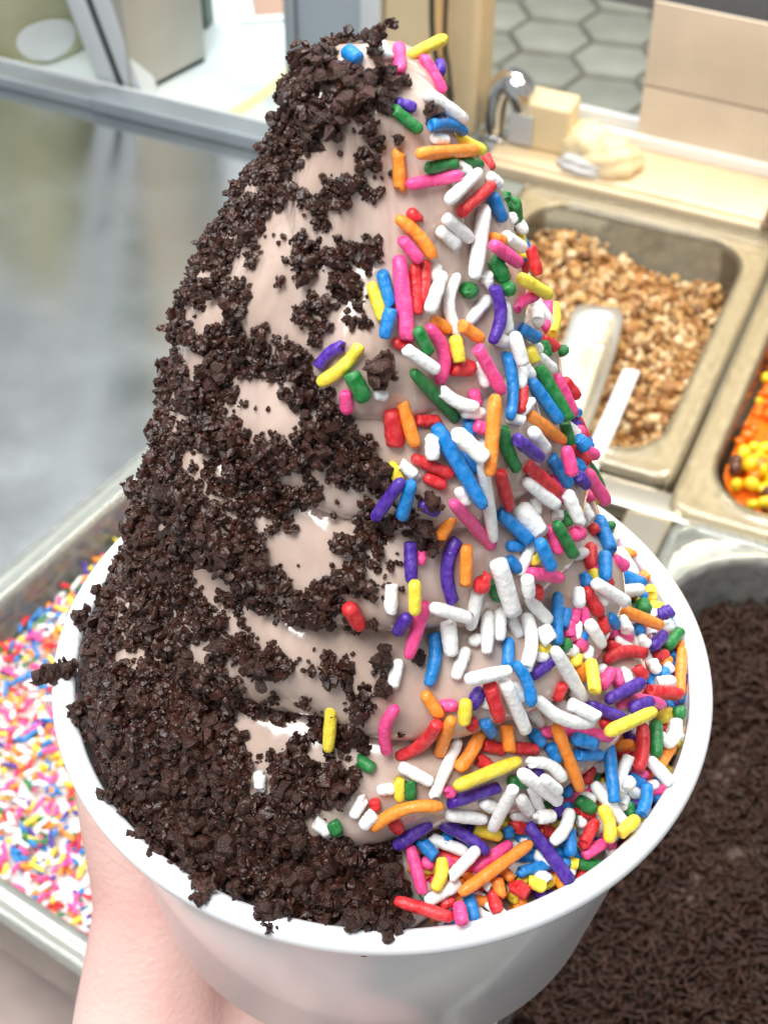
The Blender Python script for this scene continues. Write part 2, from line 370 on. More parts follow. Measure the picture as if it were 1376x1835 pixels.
ledge = thing('window_ledge', 'cream plastic window ledge with white sliding track behind the bins', 'ledge', W(-3, 49.9, 0), A0)
part_box('board', M['ledge'], ledge, -12.4, 22, -2.0, 2.6, -.6, .3, .25)
part_box('track', M['track'], ledge, -12.4, 22, 1.0, 1.3, .32, .9, .06)
part_box('track', M['track'], ledge, -12.4, 22, 2.1, 2.45, .32, 1.0, .06)
part_box('front_lip', M['ledge'], ledge, -12.4, 22, -2.35, -2.02, -.6, .12, .1)

cardt = thing('notice_card', 'folded beige card standing on the white track at right', 'card', W(-9.6, 51.15, .55), A0)
def lean(parts, k):                        # lean a part back by k per unit height
    for o in parts:
        for vv in o.data.vertices: vv.co.y += k * vv.co.z
lean([part_box('lower_panel', M['card'], cardt, 0, 12, 0, .12, 0, 2.64, .02), part_box('fold', M['cardline'], cardt, 0, 12, .03, .11, 2.65, 2.74, 0), part_box('upper_panel', M['card'], cardt, 0, 12, 0, .12, 2.75, 6.6, .02)], .05)
bar = thing('window_bar', 'dark grey window bar across the top right corner', 'bar', W(-16, 53.6, 4.6), A0)
part_box('bar_body', M['darkbar'], bar, -2, 30, 0, 1.2, .9, 4.5, .1); part_box('bracket', M['darkbar'], bar, 28, 29, .2, 1, -5.2, .88, .05)
part_box('bracket', M['darkbar'], bar, 16, 17, .2, 1, -5.2, .88, .05)
tp = thing('tan_post', 'dark tan post at the right edge above the nut bin', 'post', W(-2.9, 47.9, .32), A0)
slanted('shaft', M['tanpost'], tp, 0, 1.6, -.6, .8, 22, .28); part_box('foot', M['tanpost'], tp, -.1, 1.75, -.7, .9, 0, .2, .05)

latch = thing('window_latch', 'hooked chrome window latch in front of the pavers', 'latch', W(-15.6, 49.3, .32), A0)
pth = bez([(0, 0, 0), (-.05, .1, 1.3), (.1, .2, 2.3), (.6, .2, 2.8), (1.1, .1, 2.4), (1.3, 0, 1.6)], 24)
v, f = tube(pth, np.interp(np.linspace(0, 1, 24), [0, .5, .75, 1], [.42, .6, .72, .45]), 14); hook_o = link('hook', mesh('hook', v, f, M['chrome'], True), latch)
part_box('base', M['chrome'], latch, -.6, .6, -.5, .5, 0, .25, .08)
v, f = tube(pth[13:] + np.array([.22, .18, -.12]), .3, 10); link('inner_grip', mesh('inner_grip', v, f, M['gasket'], True), hook_o)
cb = thing('power_cable', 'thin dark cable hanging down the lamplight-tinted window jamb', 'cable', W(-17.2, 47.5, .2), A0)
v, f = tube(bez([(-.7, .0, 14), (-.75, -.1, 6.5), (-.3, -.15, 4.0), (.25, -.2, 2.6), (.15, -.25, 1.2), (-.3, -.4, .1)], 30), .13, 8); link('wire', mesh('wire', v, f, M['cable'], True), cb)
v, f = tube(bez([(.1, .0, 14), (-.15, -.1, 6.5), (.1, -.15, 4.2), (.3, -.2, 2.9)], 20), .1, 8); link('wire', mesh('wire', v, f, M['cable'], True), cb)

bl = thing('window_catch', 'cream plastic block with grey plate beside the chrome latch', 'window catch', W(-13.8, 49.6, .32), A0)
part_box('block', M['napkin'], bl, -.9, 1.7, -.6, .9, 0, 2.3, .2); part_box('plate', M['greytag'], bl, -1.0, .1, -.75, -.62, .2, 1.7, .04)
def lump(name, m, parent, cx, cy, cz, sx, sy, sz, seed):
    r = np.random.default_rng(seed); v, f = ico(4); d = np.zeros(len(v))
    for _ in range(7):
        k = r.normal(size=3) * 2.2; d += np.abs(np.sin(v @ k + r.uniform(0, 6))) * .13
    v = v * (.75 + d)[:, None] * np.array([sx, sy, sz]) + np.array([cx, cy, cz]); v[:, 2] = np.maximum(v[:, 2], .02)
    return link(name, mesh(name, v, f, m, True), parent)
wr = thing('crumpled_wrap', 'crumpled cream plastic wrap lying on the ledge beside the block', 'wrap', W(-11.2, 49.0, .32), A0)
lump('fold', M['napkin'], wr, -.3, .7, .5, 1.1, .7, .7, 1); lump('fold', M['napkin'], wr, 1.1, .2, .35, 1.0, .8, .8, 2); lump('fold', M['greytag'], wr, .1, -.5, .15, .9, .45, .3, 3)

# ------------------------------------------------------------------ topping bins
def rrect(x0, x1, y0, y1, r, n=7):
    p = []
    for cx, cy, s in ((x1 - r, y1 - r, 0), (x0 + r, y1 - r, 1), (x0 + r, y0 + r, 2), (x1 - r, y0 + r, 3)):
        for k in range(n): a = (s + k / (n - 1)) * PI / 2; p.append((cx + r * math.cos(a), cy + r * math.sin(a)))
    return p
def rings(loops, cap_last=True):
    n = len(loops[0]); v = [p for l in loops for p in l]; f = []
    for i in range(len(loops) - 1):
        for j in range(n): q = (j + 1) % n; f.append((i * n + j, i * n + q, (i + 1) * n + q, (i + 1) * n + j))
    if cap_last: f.append(tuple((len(loops) - 1) * n + j for j in range(n)))
    return v, f
def make_bin(t, x0, x1, y0, y1, r, m, flange=1.05, depth=8.0, th=.18, skirt=-.7):
    def lp(o, z): return [(x, y, z) for x, y in rrect(x0 - o, x1 + o, y0 - o, y1 + o, max(.3, r + o if o < flange * .5 else .7))]
    fl = [lp(flange, skirt), lp(flange + .02, -.06), lp(flange - .1, .08), lp(flange - .3, .1), lp(flange * .6, .02), lp(flange * .45, .1), lp(.22, .12), lp(.06, .05)]
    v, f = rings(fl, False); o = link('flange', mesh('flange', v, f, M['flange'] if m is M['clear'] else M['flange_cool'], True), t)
    md = o.modifiers.new('thickness', 'SOLIDIFY'); md.thickness = th * U; md.offset = -1
    wl = [lp(.03, .0), lp(0, -.25), lp(-.25, -2.2), lp(-.3, -2.35), lp(-.55, -depth + .6), lp(-.8, -depth + .12), lp(-1.3, -depth)]
    v, f = rings(wl, True); o = link('basin', mesh('basin', v, f, m, True), t)
    md = o.modifiers.new('thickness', 'SOLIDIFY'); md.thickness = th * U; md.offset = -1
def inside(a, b, x0, x1, y0, y1, r):
    dx = max(x0 + r - a, 0, a - (x1 - r)); dy = max(y0 + r - b, 0, b - (y1 - r)); return math.hypot(dx, dy) <= r
fr = thing('bin_frame', 'shiny metal frame bars running between the topping bins', 'bin frame', W(0, 0, -1.1), A0)
part_box('cross_bar', M['frame'], fr, -13.4, 12, 29.85, 31.2, 0, .82, .2); part_box('cross_bar', M['frame'], fr, -13.4, 12, 47.1, 47.5, 0, .82, .1)
part_box('side_bar', M['frame'], fr, -13.4, -13.0, 31.25, 47.05, 0, .82, .1); part_box('side_bar', M['frame'], fr, -3.2, -1.5, 2, 29.8, 0, .82, .2)
nb = thing('nut_bin', 'clear plastic bin of chopped nuts behind the ice cream', 'bin', W(-7.6, 39.2, 0), A0); make_bin(nb, -4.6, 4.5, -6.8, 6.8, 1.7, M['clear'])
cbn = thing('candy_bin', 'clear plastic bin of orange and yellow candies at right edge', 'bin', W(4.6, 38.6, 0), A0); make_bin(cbn, -5.4, 5.4, -7.5, 7.2, 2.2, M['clear'])
chb = thing('chocolate_bin', 'clear round cornered bin of chocolate sprinkles under the cup', 'bin', W(6.6, 14.6, 0), A0); make_bin(chb, -7.2, 7.4, -12, 14.3, 3.4, M['clear_cool'], .8)
AL = math.radians(-35.0)
rbn = thing('sprinkle_bin', 'clear plastic bin of rainbow sprinkles at lower left', 'bin', (-16.0 * math.cos(AL) - 12.4 * math.sin(AL), -16.0 * math.sin(AL) + 12.4 * math.cos(AL), .22), AL)
make_bin(rbn, -8.0, 8.0, -8.3, 8.4, 1.4, M['clear_cool'], 1.1, 6.5, .18, -.16)

def heap_core(name, m, t, x0, x1, y0, y1, r, zf, tint=.3):
    lps = [[(x, y, zf(x, y) - .12) for x, y in rrect(x0 + k, x1 - k, y0 + k, y1 - k, max(.2, r - k))] for k in (0.0, .8, 1.6, 2.4, 3.2, 3.9)]
    v, f = rings(lps, True); return v, f
def scatter_heap(x0, x1, y0, y1, r, n, zf, layers, rg):
    out = []
    while len(out) < n:
        a = rg.uniform(x0, x1); b = rg.uniform(y0, y1)
        if inside(a, b, x0, x1, y0, y1, r): out.append((a, b, zf(a, b) + rg.uniform(-layers, layers * .35)))
    return out
def local_world(t, p):
    a = t.rotation_euler[2]; L = np.array(t.location) / U
    return np.array([L[0] + p[0] * math.cos(a) - p[1] * math.sin(a), L[1] + p[0] * math.sin(a) + p[1] * math.cos(a), L[2] + p[2]])
def seen(P):
    x, y = in_view(P)
    if not (0 <= x <= 1376 and 0 <= y <= 1835): return False
    if 95 < x < 1268 and 1030 < y < 1480 and ((x - 683) / 588) ** 2 + ((y - 1230) / 440) ** 2 < 1: return False
    if 250 + (900 - y) * .28 < x < 1090 - (1000 - y) * .27 and y < 1100: return False
    return not (260 < x < 1100 and y > 1480) and not (x < 480 and x > 160 and y > 1450)

# chopped nuts
def nut_mesh(rg):
    v, f = ICO1; v = v * np.array([1, rg.uniform(.55, .9), rg.uniform(.4, .7)]); v = v * rg.uniform(.68, 1.25, (len(v), 1)); return v + rg.normal(0, .07, v.shape), f
nutv = [nut_mesh(rng) for _ in range(14)]
nz = lambda a, b: -1.25 - .05 * b - .06 * a + .45 * math.sin(a * .7 + 1) * math.cos(b * .45) - .03 * a
spots = scatter_heap(-4.35, 4.25, -6.5, 6.5, 1.6, 3300, nz, .5, rng)
spots.sort(key=lambda s: -(s[2] - nz(s[0], s[1])))
nut_lib = {}
def nut_of(k, tb):
    if (k, tb) not in nut_lib: nut_lib[k, tb] = mesh('nut_piece', nutv[k][0] * .205, nutv[k][1], M['nut'], False, None, np.full(len(nutv[k][0]), tb / 5))
    return nut_lib[k, tb]
pool = Pool(); cnt = 0
for (a, b, z) in spots:
    k = int(rng.integers(14)); tb = int(np.clip(rng.normal(2.9, 1.6), 0, 5)); s = float(np.clip(rng.lognormal(0, .3), .55, 1.7)); P = local_world(nb, (a, b, z))
    if cnt < 300 and seen(P):
        o = link('nut_piece', nut_of(k, tb), None, P); o.rotation_euler = tuple(rng.uniform(0, 6.28, 3)); o.scale = (s, s, s)
        tag(o, ['dark brown', 'brown', 'golden brown', 'golden', 'pale tan', 'pale cream'][tb] + (' large' if s > 1.25 else ' small' if s < .8 else '') + ' chopped nut piece lying on top in the nut bin', 'nut piece', 'chopped nuts on top in the bin'); cnt += 1
    else:
        v = (nutv[k][0] * .205 * s) @ rot_random(rng).T; pool.add(v + P, nutv[k][1], 0, tb / 5)
v, f = heap_core('core', None, nb, -4.35, 4.25, -6.5, 6.5, 1.6, lambda a, b: nz(a, b) - .35)
v = np.array([local_world(nb, p) for p in v]); ff = []
for q in f:
    for i in range(1, len(q) - 1): ff.append((q[0], q[i], q[i + 1]))
pool.add(v, np.array(ff), 0, .3)
o = pool.build('chopped_nuts', [M['nut']]); tag(o, 'mass of chopped golden brown nuts filling the clear bin', 'nuts', kind='stuff')

# candies
def candy_mesh(rg):
    v, f = ICO2; k = rg.normal(size=(3, 3)); d = 1 + .07 * sum(np.sin(v @ q * 1.3) for q in k); return v * d[:, None] * np.array([1, rg.uniform(.75, .95), rg.uniform(.55, .8)]), f
canv = [candy_mesh(rng) for _ in range(8)]; can_lib = {}
cz = lambda a, b: -.85 - .06 * b + .3 * math.sin(a * 1.1) + .25 * math.sin(b * .8)
spots = scatter_heap(-5.15, 5.15, -7.25, 7, 2.1, 1500, cz, .45, rng); pool = Pool()
for (a, b, z) in spots:
    P = local_world(cbn, (a, b, z)); up = b > -2.0 + .4 * a
    kind = rng.choice(3, p=[.05, .85, .10] if up else [.20, .30, .50]); tint = [.08, .45, .86][kind] + rng.uniform(-.05, .05); s = rng.uniform(.18, .28) if up else rng.uniform(.22, .36)
    k = int(rng.integers(8)); x, y = in_view(P)
    if 1200 < x < 1400 and 500 < y < 1000 and z > cz(a, b) - .36:
        key = (k, int(kind))
        if key not in can_lib: can_lib[key] = mesh('candy', canv[k][0], canv[k][1], M['candy'], True, None, np.full(len(canv[k][0]), [.08, .45, .86][kind]))
        o = link('candy', can_lib[key], None, P); o.rotation_euler = tuple(rng.uniform(0, 6.28, 3)); o.scale = (s, s, s)
        tag(o, ['dark brown', 'bright orange', 'shiny yellow'][kind] + ' candy piece ' + ('in the upper' if up else 'in the lower left') + ' part of the candy bin', 'candy', 'candies in the bin at the right edge')
    else: pool.add(canv[k][0] @ rot_random(rng).T * s + P, canv[k][1], 0, tint)
v, f = heap_core('core', None, cbn, -5.15, 5.15, -7.25, 7, 2.1, lambda a, b: cz(a, b) - .3); v = np.array([local_world(cbn, p) for p in v]); ff = [(q[0], q[i], q[i + 1]) for q in f for i in range(1, len(q) - 1)]
pool.add(v, np.array(ff), 0, .4)
tag(pool.build('candy_mass', [M['candy']], None, True), 'mass of orange and yellow candies filling the bin at right edge', 'candies', kind='stuff')

# chocolate sprinkles
def short_tube(L_, r, bend, n=4): return tube(bez([(-L_ / 2, 0, 0), (0, bend, 0), (L_ / 2, 0, 0)], 5), np.array([.6, 1, 1, 1, .6]) * r, n)
chv = [short_tube(rng.uniform(.36, .7), rng.uniform(.044, .056), rng.normal(0, .05)) for _ in range(12)]
ch_me = [mesh('chocolate_sprinkle', v, f, M['choc'], True) for v, f in chv]
hz = lambda a, b: -1.9 + .25 * math.sin(a * .6 + .5) * math.sin(b * .35) + .12 * math.sin(a * 1.7 - b * 1.1)
spots = scatter_heap(-6.95, 7.15, -11.7, 13.9, 3.3, 17000, hz, .3, rng)
spots.sort(key=lambda s: s[1] - 12 * (s[2] - hz(s[0], s[1])) * 6); pool = Pool(); cnt = 0
for (a, b, z) in spots:
    P = local_world(chb, (a, b, z)); k = int(rng.integers(12)); rz = rng.uniform(0, 6.28); tl = rng.normal(0, .3)
    if cnt < 300 and z > hz(a, b) - .02 and seen(P):
        o = link('chocolate_sprinkle', ch_me[k], None, P); o.rotation_euler = (0, tl, rz)
        x_, y_ = in_view(P); ang = math.degrees(rz) % 180
        tag(o, ('crosswise', 'slanting', 'lengthwise', 'back-slanting')[int(((ang + 22.5) % 180) // 45)] + ' dark chocolate sprinkle on top in its bin, ' + ('below the bin rim' if y_ < 1250 else 'beside the cup rim' if y_ < 1480 and x_ < 1310 else 'at the right edge' if y_ < 1600 else 'beside the cup wall' if x_ < 1180 else 'at the lower right corner'), 'sprinkle', 'chocolate sprinkles on top in the bin'); cnt += 1
    else:
        c1, s1, c2, s2 = math.cos(rz), math.sin(rz), math.cos(tl), math.sin(tl)
        R_ = np.array([[c1, -s1, 0], [s1, c1, 0], [0, 0, 1]]) @ np.array([[c2, 0, s2], [0, 1, 0], [-s2, 0, c2]]); pool.add(chv[k][0] @ R_.T + P, chv[k][1])
v, f = heap_core('core', None, chb, -6.95, 7.15, -11.7, 13.9, 3.3, lambda a, b: hz(a, b) - .38); v = np.array([local_world(chb, p) for p in v]); ff = [(q[0], q[i], q[i + 1]) for q in f for i in range(1, len(q) - 1)]
pool.add(v, np.array(ff))
tag(pool.build('chocolate_sprinkles', [M['choc']], None, True), 'mass of dark chocolate sprinkles filling the bin under the cup', 'sprinkles', kind='stuff')
crystals = [(6.2, 4.0), (1.5, -2.2)]
for (a, b), w in zip(crystals, ('near the right edge', 'near the cup')):
    P = local_world(chb, (a, b, hz(a, b) + .12)); o = link('sugar_crystal', mesh('sugar_crystal', nutv[0][0] * .06, nutv[0][1], M['spr_w']), None, P); tag(o, 'tiny white sugar crystal on the chocolate sprinkles ' + w, 'sugar crystal')

# rainbow sprinkles in their bin
keys = list(SPR_COL); rpv = [short_tube(rng.uniform(.35, .8), rng.uniform(.075, .1), rng.normal(0, .05), 6) for _ in range(12)]
rz_ = lambda a, b: -1.25 + .22 * math.sin(a * .8) * math.cos(b * .6)
pool = Pool()
for (a, b, z) in scatter_heap(-7.7, 7.7, -8.0, 8.1, 1.3, 4200, rz_, .3, rng):
    k = int(rng.integers(12)); v = rpv[k][0]; rz = rng.uniform(0, 6.28); tl = rng.normal(0, .3); c1, s1, c2, s2 = math.cos(rz), math.sin(rz), math.cos(tl), math.sin(tl)
    R_ = np.array([[c1, -s1, 0], [s1, c1, 0], [0, 0, 1]]) @ np.array([[c2, 0, s2], [0, 1, 0], [-s2, 0, c2]])
    pool.add(v @ R_.T + local_world(rbn, (a, b, z)), rpv[k][1], int(rng.choice(8, p=[.25, .14, .07, .11, .13, .13, .12, .05])))
v, f = heap_core('core', None, rbn, -7.7, 7.7, -8.0, 8.1, 1.3, lambda a, b: rz_(a, b) - .25); v = np.array([local_world(rbn, p) for p in v]); ff = [(q[0], q[i], q[i + 1]) for q in f for i in range(1, len(q) - 1)]
pool.add(v, np.array(ff), 0)
tag(pool.build('rainbow_sprinkles', [M['spr_' + k] for k in keys], None, True), 'mass of rainbow sugar sprinkles filling the lower left bin', 'sprinkles', kind='stuff')

# scoop standing in the nuts
scp = thing('scoop', 'frosted plastic scoop stuck in the nut bin, handle up', 'scoop', (7.6, 35.2, -1.6), math.radians(-8))
def paddle(pts, wid, th, name, m, parent):
    c = bez(pts, 16); T = np.gradient(c, axis=0); T /= np.linalg.norm(T, axis=1)[:, None]; side = np.array([1., 0, 0]); up = np.cross(side, T); up /= np.linalg.norm(up, axis=1)[:, None]
    ws = np.interp(np.linspace(0, 1, 16), *wid); lps = []
    for p, u_, w in zip(c, up, ws):
        lps.append([tuple(p + side * x * w + u_ * z * th) for x, z in ((-1, -.5), (-.93, -1), (.93, -1), (1, -.5), (1, .5), (.93, 1), (-.93, 1), (-1, .5))])
    v, f = rings(lps, True); f.append(tuple(range(7, -1, -1))); return link(name, mesh(name, v, f, m, True), parent)
hd_o = paddle([(-.9, -3.6, .6), (-.3, -.6, 1.3), (.2, 2.0, 2.2), (.35, 3.2, 2.6)], ([0, .6, .9, 1], [1.0, 1.05, 1.0, .8]), .28, 'handle', M['scoop'], scp)
paddle([(-.85, -3.2, .95), (-.3, -.6, 1.62), (.12, 1.4, 2.36)], ([0, 1], [.6, .62]), .05, 'handle_panel', M['scoop'], hd_o)
v, f = ico(3); v = v * np.array([1.9, 2.2, 1.1]); keep = v[:, 2] < .15; v[:, 2] = np.minimum(v[:, 2], .15); v = v + np.array([-1.2, -5.2, .1]); link('bowl', mesh('bowl', v, f, M['scoop'], True), scp)
sp = thing('white_spoon', 'slim white plastic spoon handle leaning on the frosted scoop', 'spoon', (8.9, 33.4, -1.2), math.radians(-14))
paddle([(-.9, -3.9, .7), (-.35, -1.2, 1.5), (.1, 1.2, 2.3)], ([0, 1], [.36, .3]), .12, 'handle', M['whiteplastic'], sp)
v, f = ico(2); link('bowl', mesh('bowl', v * np.array([.75, 1.1, .3]) + np.array([-1.05, -4.7, .45]), f, M['whiteplastic'], True), sp)

# ------------------------------------------------------------------ the hand under and beside the cup
def chain(pts, rad):
    P = np.asarray(pts, float); R = np.asarray(rad, float); out = []
    for i in range(len(P) - 1):
        n = max(2, int(np.linalg.norm(P[i + 1] - P[i]) / .25))
        for k in range(n + (i == len(P) - 2)): s = k / n; out.append((P[i] + (P[i + 1] - P[i]) * s, R[i] + (R[i + 1] - R[i]) * s))
    return out
pool = Pool()
for p, r in (chain([(-3.2, -13, 5.5), (-2.9, -6.5, 10.6), (-2.6, -3.4, 13.4)], [3.2, 2.7, 2.4]) + chain([(-2.6, -3.4, 13.4), (-1.6, -.6, 15.7), (-.4, 1.6, 16.9)], [2.4, 2.1, 1.7])
             + chain([(-3.3, -3.2, 14.6), (-2.6, 1.8, 17.0)], [2.0, 1.5]) + chain([(-.8, -2.6, 13.9), (1.0, 1.0, 16.6)], [2.0, 1.6])
             + chain([(-3.8, -3.0, 14.6), (-3.95, -1.4, 16.6), (-3.8, .2, 18.5), (-4.3, 1.5, 20.3), (-4.2, 2.7, 22.2)], [2.0, 1.55, 1.2, 1.02, .8])
             + chain([(-2.4, 2.6, 17.6), (-3.0, 4.6, 18.6), (-2.0, 5.0, 20.8), (-.6, 5.1, 21.4)], [1.1, .95, .85, .72])
             + chain([(-1.0, 3.0, 17.6), (-.8, 5.3, 18.2), (.2, 5.0, 20.3), (1.3, 4.6, 21.0)], [1.1, .95, .85, .72])
             + chain([(.4, 2.7, 17.4), (1.1, 5.0, 18.0), (1.9, 4.7, 19.8), (2.6, 4.1, 20.6)], [1.05, .9, .8, .7])
             + chain([(1.6, 2.0, 17.2), (2.6, 4.1, 18.1), (3.0, 3.7, 19.4), (3.4, 3.0, 20.1)], [.95, .8, .72, .6])):
    pool.add(ICO2[0] * r + p, ICO2[1])
tmp = pool.build('tmp', [M['skin']], None, True)
md = tmp.modifiers.new('r', 'REMESH'); md.mode = 'VOXEL'; md.voxel_size = .0016; md.use_smooth_shade = True
md = tmp.modifiers.new('s', 'SMOOTH'); md.factor = .6; md.iterations = 14
dg = bpy.context.evaluated_depsgraph_get(); dg.update()
hme = bpy.data.meshes.new_from_object(tmp.evaluated_get(dg)); hme.name = 'person'; bpy.data.objects.remove(tmp)
hme.polygons.foreach_set('use_smooth', np.full(len(hme.polygons), True))
tag(link('person', hme), 'bare hand of a person holding the white cup from below at left', 'person')

# ------------------------------------------------------------------ the cup
cupt = thing('paper_cup', 'white coated paper cup with rolled rim, held in a hand', 'cup', (-.1, 0, 20.35)); cupt.rotation_euler = (.0004, .0215, 0)
Z = 4.65
t = np.linspace(0, 2 * PI, 17)[:-1]
v, f = lathe([(4.585 + .175 * math.cos(a), Z + .165 * math.sin(a)) for a in -t], 160, True); link('rim', mesh('rim', v, f, M['cup'], True), cupt)
v, f = lathe([(4.41, Z - .05), (4.41, Z - .2), (3.60, .05), (3.56, 0), (3.50, 0), (3.48, .1)], 160); wall_o = link('wall', mesh('wall', v, f, M['cup'], True), cupt)
v, f = lathe([(4.405, Z - .0), (4.36, Z - .2), (3.54, .2)], 128); link('lining', mesh('lining', v, f, M['cup'], True), cupt)
v, f = lathe([(3.53, .22), (2.0, .2), (.001, .2)], 96); link('base', mesh('base', v, f, M['cup'], True), cupt)
v = []; a0 = -.38
for zz, r in ((Z - .16, 4.44), (2.3, 4.05), (.04, 3.635)):
    for k in range(8): a = a0 + .05 * k / 7; v.append((r * math.cos(a), r * math.sin(a), zz))
link('seam', mesh('seam', v, [(i * 8 + k, i * 8 + k + 1, (i + 1) * 8 + k + 1, (i + 1) * 8 + k) for i in range(2) for k in range(7)], M['cup'], True), wall_o)

# ------------------------------------------------------------------ the soft serve
nt_, nh = 420, 420
th = np.linspace(0, 2 * PI, nt_, endpoint=False); hh = np.concatenate([np.linspace(-.9, 9.2, nh - 40), 9.2 + .398 * np.sin(np.linspace(0, PI / 2, 41)[1:])])
TH, HH = np.meshgrid(th, hh)
P = cone_point(TH, HH)
fine = .007 * np.sin(31 * TH + 2.0 * np.sin(HH * 3)) * np.sin(HH * 5 + 3 * np.sin(TH * 2)) + .004 * np.sin(73 * TH + HH * 6) * np.sin(HH * 11 + TH * 5)
P = P + (fine * np.clip(cone_radius(TH, HH), 0, 1))[..., None] * np.stack([np.cos(TH), np.sin(TH), 0 * TH], -1)
v = P.reshape(-1, 3); v = np.concatenate([v, cone_axis(np.array([9.61]))])
i = np.arange(nh - 1)[:, None]; j = np.arange(nt_)[None]; q = (j + 1) % nt_
f = np.stack([i * nt_ + j + 0 * i, i * nt_ + q + 0 * i, (i + 1) * nt_ + q, (i + 1) * nt_ + j], -1).reshape(-1, 4)
f = np.concatenate([np.stack([f[:, 0], f[:, 1], f[:, 2]], 1), np.stack([f[:, 0], f[:, 2], f[:, 3]], 1)])
cap = np.stack([(nh - 1) * nt_ + np.arange(nt_), (nh - 1) * nt_ + (np.arange(nt_) + 1) % nt_, np.full(nt_, nh * nt_)], 1)
f = np.concatenate([f, cap])
# the part that fills the cup: a shallow skirt from the foot of the swirl to the wall
t = np.linspace(0, 2 * PI, 160, endpoint=False); base = len(v); lp = []
for r, z in ((3.3, 24.95), (3.9, 24.72), (4.22, 24.6), (4.0, 23.6)): lp.append(np.stack([r * np.cos(t), r * np.sin(t), np.full(160, z)], 1))
sk = np.concatenate(lp); v = np.concatenate([v, sk]); g_ = []
for a in range(3):
    for b in range(160): c_ = (b + 1) % 160; g_ += [(base + a * 160 + b, base + (a + 1) * 160 + c_, base + a * 160 + c_), (base + a * 160 + b, base + (a + 1) * 160 + b, base + (a + 1) * 160 + c_)]
f = np.concatenate([f, np.array(g_)])
tag(link('soft_serve', mesh('soft_serve', v, f, M['cream'], True)), 'tall pale mocha soft serve swirl rising from the white cup', 'ice cream')

